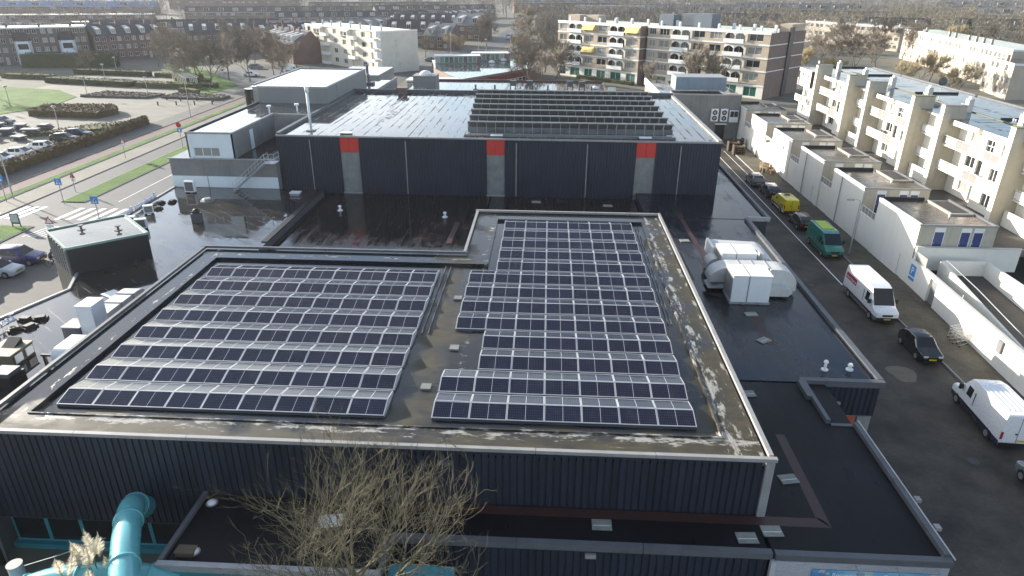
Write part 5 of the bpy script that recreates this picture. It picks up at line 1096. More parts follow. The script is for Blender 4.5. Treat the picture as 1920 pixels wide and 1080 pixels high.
# ------------------------------------------------------------------ buildings behind
def local(name, label, cat, p, rz, group=None): return thing(name, label, cat, (p[0],p[1],0), rz, group)
# L-shaped block of flats with arched balconies
def flats(label, p0, p1, D, H, bays, left_dark=True, endwall='brown_brick'):
    L = math.hypot(p1[0]-p0[0],p1[1]-p0[1]); rz = math.atan2(p1[1]-p0[1],p1[0]-p0[0]); t = local('apartment_building', label, 'building', p0, rz)
    tot = sum(b[1] for b in bays); s_ = L/tot; fz = [3.3+2.9*i for i in range(5)]
    u = 0; holes = []; wins = []
    rr = random.Random(int(L*10))
    awn = []
    for kind, wd in bays:
        w_ = wd*s_
        for fl in range(4):
            z = fz[fl]
            if kind in 'wa':
                h = (u+w_*.16,u+w_*.84,z+.75,z+2.35); holes.append(h); wins.append((h,2 if rr.random() < .6 else 3))
                if kind == 'a' and fl in ((3,1) if u < 12 else (3,)) or (kind == 'w' and rr.random() < .03): awn.append((u+w_*.05,u+w_*.95,z+2.45))
            elif kind == 'b':
                holes.append((u+w_*.04,u+w_*.96,z+.1,z+2.55))
        if kind in 'wab':
            hg = (u+w_*.2,u+w_*.85,.4,2.6); holes.append(hg)
        u += w_
    wall_grid(MB(),0,L,0,3.0,[h for h in holes if h[3] < 3],lambda a,z,d:(a,d,z),.25).build('ground_floor_wall', MATS['white_wall'], t)
    wall_grid(MB(),0,L,3.0,14.6,[h for h in holes if h[3] > 3],lambda a,z,d:(a,d,z),.25).build('front_wall', MATS['beige_brick'], t)
    for h, nx in wins: window(t,(h[0],.15,h[2]),h[1]-h[0],h[3]-h[2],0,nx,1)
    for h in holes:
        if h[3] < 3: window(t,(h[0],.15,h[2]),h[1]-h[0],h[3]-h[2],0,2,1,'white_frame','glass_green')
    for z in [2.95]+fz[1:4]+[14.45]: MB().box(-.1,L+.05,-.14,-.01,z-.18,z+.14).build('floor_band', MATS['white_paint'], t)
    u = 0
    for kind, wd in bays:
        w_ = wd*s_
        if kind == 'b':
            a, b = u+w_*.04, u+w_*.96; m_ = (a+b)/2
            for fl in range(4):
                z = fz[fl]
                mb = MB()
                for (p, q) in ((a,m_-.08),(m_+.08,b)):       # two arches
                    n = 8; arc = [(p+(q-p)*i/n, z+1.75+.62*math.sin(math.pi*i/n)) for i in range(n+1)]
                    for (x0,za),(x1,zb) in zip(arc,arc[1:]): mb.quad((x0,-.05,za),(x1,-.05,zb),(x1,-.05,z+2.6),(x0,-.05,z+2.6))
                mb.box(m_-.08,m_+.08,-.1,.1,z+.1,z+2.6); mb.build('balcony_arch', MATS['white_paint'], t)
                MB().box(a-.05,b+.05,-.75,-.66,z+.1,z+1.05).box(a-.05,b+.05,-.66,-.02,z+.0,z+.1).build('balcony_parapet', MATS['white_paint'], t)
                MB().quad((a,1.4,z+.1),(b,1.4,z+.1),(b,1.4,z+2.55),(a,1.4,z+2.55)).build('balcony_back', MATS['brown_brick'], t); window(t,(a+.5,1.3,z+.1),(b-a)-1,2.2,0,3,1)
                MB().box(a,b,.25,1.4,z+.02,z+.1).build('balcony_floor', MATS['concrete'], t); MB().box(b+.2,b+.7,-.3,-.02,z+.6,z+2.2).build('side_screen', MATS['cream'], t)
        u += w_
    for a, b, z in awn:
        t2 = MB().quad((a,-.05,z),(b,-.05,z),(b,-1.3,z-1.5),(a,-1.3,z-1.5)); t2.poly([(a,-.05,z),(a,-1.3,z-1.5),(a,-.05,z-1.5)]).poly([(b,-.05,z),(b,-.05,z-1.5),(b,-1.3,z-1.5)]); t2.build('awning', MATS['yellow_canvas'], t)
    MB().box(.05,L-.05,1.5,D,0,14.5).build('rear_body', MATS[endwall], t)
    MB().quad((L,0,0),(L,D,0),(L,D,14.6),(L,0,14.6)).build('end_wall', MATS[endwall], t); MB().quad((0,0,0),(0,D,0),(0,D,14.6),(0,0,14.6)).build('end_wall', MATS[endwall], t)
    for z in fz[1:4]: MB().box(L+.002,L+.06,0,D,z-.1,z+.08).build('floor_band', MATS['white_paint'], t)
    MB().quad((0,0,14.65),(L,0,14.65),(L,D,14.65),(0,D,14.65)).build('roof', MATS['wet_far'], t); MB().box(-.1,L+.1,-.15,.15,14.6,15.0).build('parapet', MATS['white_paint'], t)
    for i in range(int(L/5.5)): MB().box(2+i*5.5,2.5+i*5.5,2.4,2.9,14.65,16.0).build('chimney', MATS['white_paint'], t); MB().box(2+i*5.5,2.6+i*5.5,9.5,10.1,14.65,15.9).build('chimney', MATS['white_paint'], t)
    return t, L
bL = [('w',3),('b',4.2),('a',3.4),('w',3.6),('b',4.2),('a',3.6)]; bR = [('w',2.4),('w',3.6),('b',4.6),('w',3.8),('w',3.8),('b',4.6),('w',4.2),('n',.8)]
t1, l1 = flats('cream brick flats with arched balconies and yellow awnings, left wing', (2.6,209.2), (23.6,188.6), 15, 15, bL)
t2, l2 = flats('cream brick flats with arched balconies, right wing nearer the terrace', (25.6,189.4), (50.3,166.6), 18, 15, bR)
for t,x,y,w_,d_,h_ in ((t2,9,7,5,4,3.2),(t2,-3,9,4.5,3.5,2.6),(t2,1,14,4.5,3.5,2.8)): MB().box(x,x+w_,y,y+d_,14.65,14.65+h_).build('lift_housing', mat('lift_grey',(.14,.17,.20),.6,.15), t)
for x in (0,5.5): MB().box(x,x+4.5,4+x*.3,7.5+x*.3,14.65,16.4).build('lift_housing', MATS['beige_brick'], t1)
MB().box(l2+.06,l2+.4,9,11,0,15.6).build('stair_tower', MATS['dark_frame'], t2); MB().box(l2-3,l2+.05,10,17,14.65,16.2).build('stair_head', MATS['beige_brick'], t2)
# cream flats on the left
cf_ = local('apartment_building', 'cream four-storey flats with stepped balconies behind the grey volume', 'building', (-82,240), math.atan2(205.7-240,-48.6+82)); L = math.hypot(33.4,34.3)
holes = []; 
for fl in range(4):
    for i in range(8):
        if i in (2,5,7): continue
        x = 1.5+i*5.9; holes.append((x,x+2.2,1.0+2.85*fl,2.4+2.85*fl))
    for i in (2,5,7): x = .9+i*5.9; holes.append((x,x+3.6,.2+2.85*fl,2.7+2.85*fl))
holes = [h for h in holes if h[1] < L-.1]
wall_grid(MB(),0,L,0,11.5,holes,lambda a,z,d:(a,d,z),.3).build('front_wall', MATS['cream'], cf_)
for h in holes:
    if h[1]-h[0] < 3: window(cf_,(h[0],.15,h[2]),h[1]-h[0],h[3]-h[2],0,2,1)
    else:
        window(cf_,(h[0],1.2,h[2]),h[1]-h[0],h[3]-h[2],0,3,1); MB().box(h[0]-.3,h[1]+.3,-1.3,-1.2,h[2]-.1,h[2]+.85).box(h[0]-.3,h[1]+.3,-1.2,.28,h[2]-.15,h[2]-.02).box(h[1]+.2,h[1]+.3,-1.2,0,h[2],h[2]+.85).build('balcony', MATS['white_paint'], cf_)
for x in (7.5,25.5): MB().profx([(0,8.7),(-1.0,9.4),(-1.0,10.9),(0,11.4)],x,x+4.8).build('bay_window', MATS['cream'], cf_); window(cf_,(x+.5,-1.05,9.5),1.6,1.2); window(cf_,(x+2.6,-1.05,9.5),1.6,1.2)
MB().box(.1,L-.1,.35,12.6,0,11.4).build('rear_body', MATS['cream'], cf_)
sh_ = [(2.2,5.2,7.2,9.0),(2.4,5.2,4.0,5.7)]
wall_grid(MB(),0,12.8,0,11.5,sh_+[(5.4,6.3,1,2.8)],lambda a,z,d:(L-d,a,z),.2).build('gable_wall', MATS['cream'], cf_)
for a,b,c,d_ in sh_+[(5.4,6.3,1,2.8)]: window(cf_,(L-.1,a,c),b-a,d_-c,D90,2,1)
MB().quad((0,0,11.52),(L,0,11.52),(L,12.8,11.52),(0,12.8,11.52)).build('roof', MATS['wet_far'], cf_)
for a in ((-.1,L+.1,-.15,.15),(L-.2,L+.1,.15,12.8)): MB().box(a[0],a[1],a[2],a[3],11.4,11.75).build('coping', MATS['white_paint'], cf_)
for i in range(7): MB().cyl(4+i*6.2,4.5,11.5,13,.3,8).build('chimney', MATS['white_paint'], cf_)
for i in range(4): MB().box(L-1.9,L+.0,-1.5,-.0,1.5+2.85*i,3.2+2.85*i).build('corner_balcony', MATS['white_paint'], cf_)
# brick houses: rows with dark roofs, dormers and windows
brick_mat('brick_red', (.17,.085,.07), (.21,.105,.085), (.2,.18,.16), .22, .07, .2, .9); brick_mat('brick_brown', (.13,.10,.085), (.16,.12,.10), (.18,.16,.15), .22, .07, .2, .9)
brick_mat('brick_beige', (.50,.42,.32), (.56,.47,.37), (.5,.47,.42), .22, .07, .12, .9)
mat('tile_dark', (.035,.033,.036), .55, .25, 1.5); mat('tile_grey', (.16,.16,.165), .5, .2, 1.5); mat('dormer_white', (.55,.55,.54), .6, .1)
def row(label, p0, p1, D, h, n, wallm='brick_red', roof='gable', roofm='tile_dark', rh=3.2, dorm=True, storeys=2, group='far rows of houses', nx=2, name='row_of_houses', extra=None):
    L = math.hypot(p1[0]-p0[0],p1[1]-p0[1]); rz = math.atan2(p1[1]-p0[1],p1[0]-p0[0]); t = local(name, label, 'houses', p0, rz, group); w_ = L/n; holes = []
    rr = random.Random(int(abs(p0[0]*3+p0[1])))
    sh = h/storeys
    for i in range(n):
        for s_ in range(storeys):
            z = s_*sh
            holes.append((i*w_+w_*.12,i*w_+w_*.42,z+.9,z+min(2.3,sh-.2))); 
            if s_ or rr.random() < .5: holes.append((i*w_+w_*.58,i*w_+w_*.86,z+.9,z+min(2.3,sh-.2)))
            else: holes.append((i*w_+w_*.6,i*w_+w_*.8,z+.05,z+2.2))
    wall_grid(MB(),0,L,0,h,holes,lambda a,z,d:(a,d,z),.15).build('front_wall', MATS[wallm], t)
    for q in holes: window(t,(q[0],.08,q[2]),q[1]-q[0],q[3]-q[2],0,nx,1)
    MB().box(.05,L-.05,.2,D,0,h).build('wall', MATS[wallm], t)
    wg = MB().quad((L,0,0),(L,D,0),(L,D,h),(L,0,h)).quad((0,0,0),(0,D,0),(0,D,h),(0,0,h))
    if roof == 'gable':
        wg.poly([(L,0,h),(L,D,h),(L,D/2,h+rh)]).poly([(0,0,h),(0,D,h),(0,D/2,h+rh)])
        MB().quad((-.2,-.4,h-.2),(L+.2,-.4,h-.2),(L+.2,D/2,h+rh+.1),(-.2,D/2,h+rh+.1)).quad((-.2,D+.4,h-.2),(L+.2,D+.4,h-.2),(L+.2,D/2,h+rh+.1),(-.2,D/2,h+rh+.1)).build('roof', MATS[roofm], t)
        MB().box(-.2,L+.2,-.5,-.38,h-.3,h-.15).build('gutter', MATS['white_paint'], t)
        if dorm:
            for i in range(n):
                x = i*w_+w_*.3; d_ = MB().box(x,x+w_*.36,D*.08,D*.4,h+.4,h+rh*.72).build('dormer', MATS['dormer_white'], t); window(t,(x+.1,D*.08-.05,h+.6),w_*.36-.2,rh*.72-.45,0,2,1)
    elif roof == 'steep':     # long slope down to low eaves facing the camera
        wg.poly([(L,0,h),(L,D,h),(L,D*.7,h+rh)]).poly([(0,0,h),(0,D,h),(0,D*.7,h+rh)])
        MB().quad((-.1,-.3,h-.1),(L+.1,-.3,h-.1),(L+.1,D*.7,h+rh),(-.1,D*.7,h+rh)).quad((-.1,D,h),(L+.1,D,h),(L+.1,D*.7,h+rh),(-.1,D*.7,h+rh)).build('roof', MATS[roofm], t)
        for i in range(n):
            x = i*w_+w_*.35; zb = h+rh*.25
            MB().prism([(x,D*.1),(x+w_*.3,D*.1),(x+w_*.3,D*.55),(x,D*.55)],h+.2,[h+rh*.62]*2+[h+rh*.8]*2).build('dormer', MATS['dormer_white'], t); window(t,(x+.05,D*.1-.05,h+rh*.2),w_*.3-.1,rh*.4,0,2,1)
    else:
        MB().quad((0,0,h+.02),(L,0,h+.02),(L,D,h+.02),(0,D,h+.02)).build('roof', MATS[roofm], t); MB().box(-.1,L+.1,-.12,.12,h-.25,h+.2).box(L-.1,L+.1,.12,D,h-.25,h+.2).build('coping', MATS['white_paint'], t)
    wg.build('gable_wall', MATS[wallm], t)
    for i in range(n):
        if roof != 'flat' or rr.random() < .5: MB().box(i*w_-.3 if i else .1,i*w_+.4,D*.5-.3,D*.5+.3,h+(rh if roof != 'flat' else 0)-.4,h+(rh if roof != 'flat' else 0)+.9).build('chimney', MATS[wallm], t)
    if extra: extra(t,L)
    return t
# left brick block with white bay towers
def bays(t,L):
    for x in (2.0,14.5,26.5):
        MB().prism([(x,0),(x+4.6,0),(x+4.0,-2.6),(x+.8,-2.6)][::-1],0,7.0).build('bay_tower', MATS['pale_blue'], t); MB().prism([(x-.2,.1),(x+4.8,.1),(x+4.2,-2.8),(x+.6,-2.8)][::-1],7.0,[9.6,9.6,7.2,7.2]).build('bay_roof', MATS['tile_dark'], t)
        for z in (1.4,4.6): window(t,(x+1.1,-2.68,z),2.7,1.6,0,4,1,'dark_frame')
row('brown brick flats with pale bay towers at the far left', (-180,209.5), (-150.5,228), 12, 10.8, 8, 'brick_brown', 'flat', 'wet_far', storeys=4, extra=bays, group='brick flats beyond the park')
row('pinkish brick flats right of the bay towers beyond the park', (-149.8,229.5), (-134,246), 10, 7.6, 5, 'brick_red', 'steep', 'tile_dark', 3.6, storeys=3, group='brick flats beyond the park')
row('red brick gabled house row right of the street trees, rear part', (-101,246), (-92.3,238.5), 11, 6.0, 3, 'brick_red', 'steep', 'tile_dark', 4.0)
row('red brick gabled house row beside the cream flats', (-91,236), (-82.5,226.5), 10, 6.0, 3, 'brick_red', 'steep', 'tile_dark', 4.0)
row('brick house row with white roof edge behind the left street trees', (-132,256), (-108,268), 10, 7.5, 6, 'brick_brown', 'steep', 'tile_dark', 3.0)
row('brick house row with two tall dormers behind the street trees', (-108,262), (-90,272), 10, 6.5, 4, 'brick_red', 'steep', 'tile_dark', 3.6)
row('long dark roofed row in the far middle behind the cream flats', (-78,345), (-34,349), 11, 6.8, 9, 'brick_brown', 'steep', 'tile_dark', 3.6)
row('dark slate house with red balcony behind the cream gable', (-68,300), (-44,303), 10, 5.5, 4, 'brick_red', 'steep', 'tile_dark', 4.5)
row('slant-roofed brick house by the far car park, nearer one', (-50,283), (-39,279), 10, 5.2, 2, 'brick_red', 'steep', 'tile_grey', 4.5); row('slant-roofed brick house by the far lane', (-45,332), (-31,327), 12, 6.5, 2, 'brick_red', 'steep', 'tile_grey', 5)
for i,(a,b,dsc,kw) in enumerate((((-190,290),(-120,318),'long skylit roof row behind the brown flats',dict(roof='gable',n=12)),((-118,300),(-84,318),'dormered grey roof row behind the bare street trees',dict(roof='steep',n=7,roofm='tile_grey')),((-84,330),(-52,372),'dormered grey roof row farther to the right',dict(roof='steep',n=8,roofm='tile_grey')),((-240,330),(-150,372),'white-edged flat roofed row at the far left',dict(roof='flat',n=12,roofm='wet_far')),((-150,392),(-70,420),'far gabled brick row beyond the dormers',dict(roof='gable',n=12)),((-330,390),(-235,420),'far row with pale roof at the upper left corner',dict(roof='flat',n=10,roofm='wet_far')),((-230,450),(-130,480),'very far brick row near the top left',dict(roof='gable',n=12)),((-60,430),(-38,470),'far dark gabled row beside the lane',dict(roof='steep',n=6)),((-420,520),(-300,545),'blue-roofed sheds at the top left',dict(roof='gable',n=8,roofm='letter_blue')),((-290,300),(-196,282),'brick terrace left of the brown flats',dict(roof='gable',n=10)),((-120,500),(-40,540),'faint row of houses below the far wood',dict(roof='gable',n=9)))):
    n = kw.pop('n'); row(dsc, a, b, 10, 5.8, n, 'brick_red' if i % 2 else 'brick_brown', group='far rows of houses on the left', **kw)
# right-hand rows
def longb(t,L):
    for i in range(6): MB().box(4+i*13,5.2+i*13,-.5,0,1,9).build('stair_bay', MATS['dark_frame'], t)
row('long beige brick flats with many windows beyond the terrace', (129,270), (116.5,186), 11, 10.0, 16, 'brick_beige', 'flat', 'wet_far', storeys=3, nx=4, group='beige flats on the right')
row('low beige brick end block at the right edge', (112,188), (109,172), 9, 8.0, 3, 'brick_beige', 'flat', 'wet_far', storeys=3, nx=3, group='beige flats on the right')
row('beige flats half hidden by the big bare tree', (118,342), (140,296), 11, 9.0, 9, 'brick_beige', 'flat', 'wet_far', storeys=3, nx=3, group='beige flats on the right')
for a,b,n,dsc,wm in (((225,610),(330,560),12,'distant brick row with blue-grey gables, left part','brick_red'),((335,560),(430,515),12,'distant brick row with blue-grey gables, right part','brick_brown'),((170,470),(205,455),4,'small gabled house group behind the beige flats','brick_beige'),((85,420),(125,405),5,'pale house group behind the flats roof','brick_beige'),((150,380),(190,372),4,'dark roofed cottages behind the bare trees','brick_brown'),((205,380),(235,366),3,'white gabled cottage beside the conifer','brick_beige')):
    row(dsc, a, b, 10, 6, n, wm, 'gable', 'tile_grey' if 'blue' in dsc else 'tile_dark', group='far rows of houses on the right')
for i,(a,b,n,dsc,wm,rf) in enumerate((((60,470),(118,452),7,'gabled row showing through the wood behind the flats, left one','brick_red','gable'),((130,520),(205,500),9,'gabled row showing through the wood behind the flats, right one','brick_brown','gable'),((20,560),(90,548),8,'distant flat roofed row above the flats roof','brick_beige','flat'),((-30,620),(60,640),9,'distant dark roofed row at the top centre','brick_red','gable'),((260,460),(330,420),8,'distant brick row above the long beige flats','brick_red','gable'),((120,640),(220,650),9,'distant pale row at the top right of centre','brick_beige','flat'),((-200,600),(-90,640),11,'distant pale roofed row at the top left','brick_brown','flat'),((-340,640),(-230,660),10,'distant gabled row at the top left corner','brick_red','gable'),((330,640),(420,600),8,'distant gabled row at the top right corner','brick_brown','gable'),((-20,740),(110,760),10,'farthest pale row at the top centre','brick_beige','flat'))):
    row(dsc, a, b, 11, 8.5, n, wm, rf, 'wet_far' if rf == 'flat' else 'tile_grey', 3.6, group='farthest rows of houses')
# low buildings right behind the rear hall
lb = thing('low_school', 'low flat building with a strip of dark windows behind the rear hall', 'building', (-8,148,0))
hb('wall', MB().box(-29,12.2,139.5,158.5,0,4.4), MATS['concrete'], lb); hb('roof', sheet(-29,12.2,139.6,158.4,4.45), MATS['wet_far'], lb); coping(-29,158.4,12.2,158.4,.4,lb,mat('rust_edge',(.09,.045,.04),.6,.2),4.3,4.8,6); coping(-29,139.6,12.2,139.6,.3,lb,MATS['zinc'],4.3,4.65,6)
for i in range(26):
    if i % 6 == 5: continue
    window(lb, (-17+i*1.1+8,139.40-148,3.5), 1.0, .7, 0, 1, 1, 'white_frame', 'glass_dark')
for x,y in ((-8,148),(-4.5,148),(4,148),(6.5,147.5)): hb('roof_unit', MB().box(x,x+1.3,y,y+1,4.9,6.0).box(x,x+.2,y,y+1,4.45,4.9).box(x+1.1,x+1.3,y,y+1,4.45,4.9), MATS['zinc_dark'], lb)
for x in (-15,-11,0,9): hb('vent_pipe', MB().cyl(x,145,4.45,5.5,.2,8).cyl(x,145,4.45,4.6,.7,10), MATS['zinc_dark'], lb)
for x,y in ((2.0,140.9),(10,149)): hb('roof_dome', MB().dome(x,y,4.5,.9,.5), MATS['white_paint'], lb, smooth=True)
tw_ = thing('stair_tower', 'grey stair tower with a white dome behind the rear hall', 'building', (-24.5,141,0)); hb('wall', MB().box(-26.7,-22.2,138.2,142.7,0,7.8), MATS['grey_panel'], tw_); hb('roof', MB().box(-26.8,-22.1,138.1,142.8,7.8,7.95), MATS['zinc_lt'], tw_); hb('dome', MB().dome(-24.5,140.4,7.95,1.2,.8,16), MATS['white_paint'], tw_, smooth=True)
g2 = thing('rear_wing', 'grey ribbed rear wing with terraces behind the grey volume', 'building', (-34,128,0))
hb('wall', MB().box(-40,-29,118,134,0,7.6), MATS['grey_panel'], g2); hb('roof', sheet(-39.9,-29.1,118.1,133.9,7.62), MATS['wet_far'], g2); coping(-29.1,118,-29.1,134,.2,g2,MATS['zinc_lt'],7.5,8.2)
hb('wall', MB().box(-42,-33,136,150,0,8.2), MATS['grey_panel'], g2); hb('roof', sheet(-41.9,-33.1,136.1,149.9,8.22), MATS['wet_far'], g2)
for x,y in ((-36,124),(-33,128),(-37,143)): hb('roof_unit', MB().cyl(x,y,7.6,9.4,.3,8).box(x-1,x+1,y-.7,y+.7,7.6,8.0), MATS['zinc_dark'], g2)
for i in range(14): hb('rib', MB().box(-29,-28.9,118.3+i*1.1,118.5+i*1.1,1,7.6), MATS['zinc'], g2)
rl = thing('roof_railing', 'white railing with blue panels on the roof behind the grey volume', 'railing', (-24,137,4.5))
for z in (.3,.8,1.2): MB().box(-5,-.0,0,.04,z,z+.06).build('rail', MATS['white_paint'], rl)
for i in range(7): MB().box(-5+i*.83,-4.95+i*.83,0,.04,0,1.25).build('post', MATS['white_paint'], rl)
# community centre with curved glazed fronts and a wet roof
cc = thing('community_centre', 'low curved community centre with glazed red-framed walls and wet roof', 'building', (-15,190,0))
pts = [(-20.5,165),(-6.0,187),(-2,196),(-4.5,211),(-17.5,219),(-34,206),(-30,186),(-24,172)]
hb('wall', MB().prism(pts,0,3.85), MATS['brown_brick'], cc); mb = MB(); mb.poly([(x,y,3.95) for x,y in pts]); hb('roof', mb, MATS['wet_far'], cc)
for i in range(16):
    a = Vector(pts[0]+(0,)).lerp(Vector(pts[1]+(0,)), (i+.04)/16); ang = math.atan2(pts[1][1]-pts[0][1],pts[1][0]-pts[0][0])
    for z, g in ((.4,'glass'),(2.2,'red')):
        if g == 'red':
            o = MB().box(.1,1.5,-.1,0,0,1.2).build('red_panel', mat('maroon',(.16,.03,.03),.6,.2), cc)
            o.location = (a.x+15,a.y-190,z); o.rotation_euler = (0,0,ang)
        else: window(cc,(a.x+15+.1,a.y-190-.08,z),1.5,1.7,ang,1,1)
def lantern(p, rz, L, label):
    t = local('roof_pavilion', label, 'building', p, rz, 'glazed pavilions on the curved roof'); MB().box(.05,L-.05,.1,4,3.9,5.9).build('wall', MATS['brown_brick'], t); MB().box(-.2,L+.2,-.3,4.2,5.9,6.1).build('roof', MATS['white_paint'], t)
    for i in range(int(L/1.3)): window(t,(i*1.3+.05,-.02,4.1),1.2,1.7,0,1,1,'white_frame','glass_green' if i % 3 else 'glass')
lantern((-31.5,196.5),.16,12.5,'glazed pavilion with white roof on the left of the curved roof'); lantern((-22,205.5),.1,11,'glazed pavilion with white roof farther right on the curved roof')
for x,y in ((-16,200),(-13,206),(-20,213)):
    hb('roof_dome', MB().dome(x,y,4,1.0,.7), MATS['white_paint'], cc, smooth=True)
row2 = thing('glazed_corridor', 'white-framed low glazed corridor behind the stair tower', 'building', (-26,163,0))
for i in range(10): window(row2,(-7+i*1.3,0,.6),1.25,2.6,.1,2,1,'white_frame','glass'); MB().box(-7+i*1.3,-5.7+i*1.3,.1,.2,.0,.6).build('plinth', MATS['maroon'], row2)
MB().box(-7,6,.2,5,0,3.6).build('wall', MATS['brown_brick'], row2); MB().box(-7.2,6.2,-.2,5.2,3.6,3.9).build('roof', MATS['white_paint'], row2)
tag(MB().box(14.2,16,165.5,166,0,2.4).build('utility_cabinet', MATS['white_paint']), 'white cabinet on the lawn in front of the flats', 'cabinet')

# ------------------------------------------------------------------ park: hedges, bollards, lamps, pergola, signs
mat('hedge_brown', (.11,.08,.035), .95, .35, 1.5); mat('hedge_green', (.055,.065,.022), .95, .35, 1.5); mat('heather', (.14,.12,.105), .95, .3, 1.5); mat('hedge_olive', (.10,.10,.035), .95, .35, 1.5)
def hedge(label, pts, h, m, dens=28, z=0., group=None, lf=.16):
    """clipped hedge: jittered body covered with small leaf faces"""
    t = thing('hedge', label, 'hedge', (pts[0][0],pts[0][1],z), 0, group); r2 = random.Random(len(label)*13+int(abs(pts[0][0])*3)); ox,oy = pts[0]
    P_ = [(x-ox,y-oy) for x,y in pts]; n = len(P_)
    ar = sum(P_[i][0]*P_[(i+1)%n][1]-P_[(i+1)%n][0]*P_[i][1] for i in range(n))
    if ar < 0: P_ = P_[::-1]
    MB().prism(P_,0,h*.93).build('body', MATS[m], t); mb = MB()
    def leafat(c, nrm):
        a = Vector((r2.gauss(0,1),r2.gauss(0,1),r2.gauss(0,1))).normalized(); b = a.cross(nrm+Vector((.01,.02,.0))).normalized(); s = lf*r2.uniform(.6,1.5); c = c+nrm*r2.uniform(-.05,.14)*min(1,h)
        mb.poly([tuple(c+a*s),tuple(c-a*s*.5+b*s),tuple(c-a*s*.5-b*s)])
    for i in range(n):
        a, b = Vector((*P_[i],0)), Vector((*P_[(i+1)%n],0)); Ln = (b-a).length; nrm = Vector(((b-a).y,-(b-a).x,0)).normalized()
        for k in range(min(2500,int(Ln*h*dens))): leafat(a.lerp(b,r2.random())+Vector((0,0,r2.random()*h)), nrm)
    xs = [p[0] for p in P_]; ys = [p[1] for p in P_]
    def inside(x,y):
        c = False; j = n-1
        for i in range(n):
            if (P_[i][1] > y) != (P_[j][1] > y) and x < (P_[j][0]-P_[i][0])*(y-P_[i][1])/(P_[j][1]-P_[i][1])+P_[i][0]: c = not c
            j = i
        return c
    A = abs(ar)/2
    for k in range(min(9000,int(A*dens*1.3))):
        x, y = r2.uniform(min(xs),max(xs)), r2.uniform(min(ys),max(ys))
        if inside(x,y): leafat(Vector((x,y,h)), Vector((0,0,1)))
    mb.build('leaves', MATS[m], t); return t
hedge('long brown clipped hedge along the car park and footpath', [(-77.6,80),(-75.3,80),(-75.2,126),(-76.8,128)], 1.3, 'hedge_brown', 26)
hedge('brown block hedge in the middle of the park paving', [(-103,132),(-88,130.5),(-87,136),(-90,140),(-104,139)], 1.3, 'hedge_brown', 14)
hedge('low planted bed at the corner of the car park', [(-90,113),(-77.8,120),(-77.8,127),(-84,123)], .6, 'hedge_olive', 12)
hedge('low heather bed by the lawn on the left', [(-108,156),(-92,155),(-90,160),(-106,163)], .5, 'heather', 14); hedge('low heather bed by the bollards', [(-89,156),(-74.5,154),(-74,159),(-88,162)], .5, 'heather', 14)
for i,(p,h,m,d) in enumerate((([(-132,178),(-106,172),(-105,174.5),(-131,181)],1.4,'hedge_green','dark clipped hedge beside the left lawn'),([(-104,172),(-88,170),(-87,172.5),(-103,175)],1.3,'hedge_olive','olive clipped hedge right of the left lawn'),([(-136,196),(-112,192),(-112,194.5),(-136,198)],1.4,'hedge_green','dark hedge in front of the brown flats'),([(-110,192),(-96,188),(-95,190),(-109,194)],1.2,'hedge_olive','olive hedge in the middle of the park'),([(-90,166),(-84,163),(-84,165),(-90,168)],.9,'hedge_olive','short hedge block in front of the right lawn'),([(-91,176),(-84,172),(-83.5,174),(-90,178.5)],1.0,'hedge_green','small dark hedge by the pergola'),([(-150,186),(-134,184),(-134,186),(-150,188.5)],1.2,'hedge_olive','olive hedge at the far left of the park'),([(-100,184),(-90,180),(-89,182),(-99,186.5)],1.0,'hedge_brown','brown hedge near the park lamp'))):
    hedge(d,p,h,m,10)
hedge('tall dark green hedge screen below the brown flats', [(-160,208),(-133,213),(-134,216),(-160,212)], 4.2, 'hedge_green', 8)
hedge('dark shrub row beneath the flats windows', [(8,201.5),(22,187.5),(23,188.5),(9,202.7)], .9, 'hedge_green', 14)
# pergola
pg_ = thing('pergola', 'long wooden pergola with climbing leaves in the park', 'pergola', (-88.0,172.5,0), math.atan2(200-172.5,-108+88))
for i in range(12):
    for y in (0,2.6): MB().box(i*2.7,i*2.7+.18,y,y+.18,0,2.6).build('post', MATS['plaster_sh'], pg_)
    MB().box(i*2.7,i*2.7+.15,-.4,3.2,2.62,2.8).build('rafter', MATS['plaster_sh'], pg_)
for y in (0,2.6): MB().box(-.3,30.2,y+.03,y+.15,2.45,2.6).build('beam', MATS['plaster_sh'], pg_)
mb = MB(); r2 = random.Random(4)
for k in range(3200):
    c = Vector((r2.uniform(10,30),r2.uniform(-.6,3.4),2.9+r2.gauss(0,.25))); a = Vector((r2.gauss(0,1),r2.gauss(0,1),r2.gauss(0,.5))).normalized()*.25; b = a.cross(Vector((0,0,1)))*.8
    mb.poly([tuple(c+a),tuple(c-a+b*.5),tuple(c-a-b*.5)])
mb.build('climber', mat('climber',(.16,.19,.10),.7,.3), pg_)
for i,(x,y) in enumerate(((-84.5,146.5),(-80.8,147.3),(-77.2,148.2),(-73.6,149),(-86.5,154),(-82.5,152.5),(-79,153),(-75,152.5))):
    t = thing('bollard', 'short dark bollard on the park paving, %s of eight' % ORD[i], 'bollard', (x,y,0), 0, 'bollards on the park paving'); MB().cyl(0,0,0,.75,.14,10).build('post', MATS['black'], t); MB().cyl(0,0,.75,.85,.17,10).build('cap', MATS['zinc_dark'], t)
for i,(x,y,d) in enumerate(((-87.5,118.5,'by the bed at the car park corner'),(-87.5,97.5,'between the white parked cars'),(-93,158,'beside the left heather bed'),(-118,182,'beside the dark hedges'),(-107,157,'at the corner of the left lawn'),(-113.5,141,'by the left lawn edge'),(-91,192,'near the pergola'),(-125,199,'before the brown flats'))):
    lamp_post(x,y,4.2,'park lamp with round white head %s' % d,0)
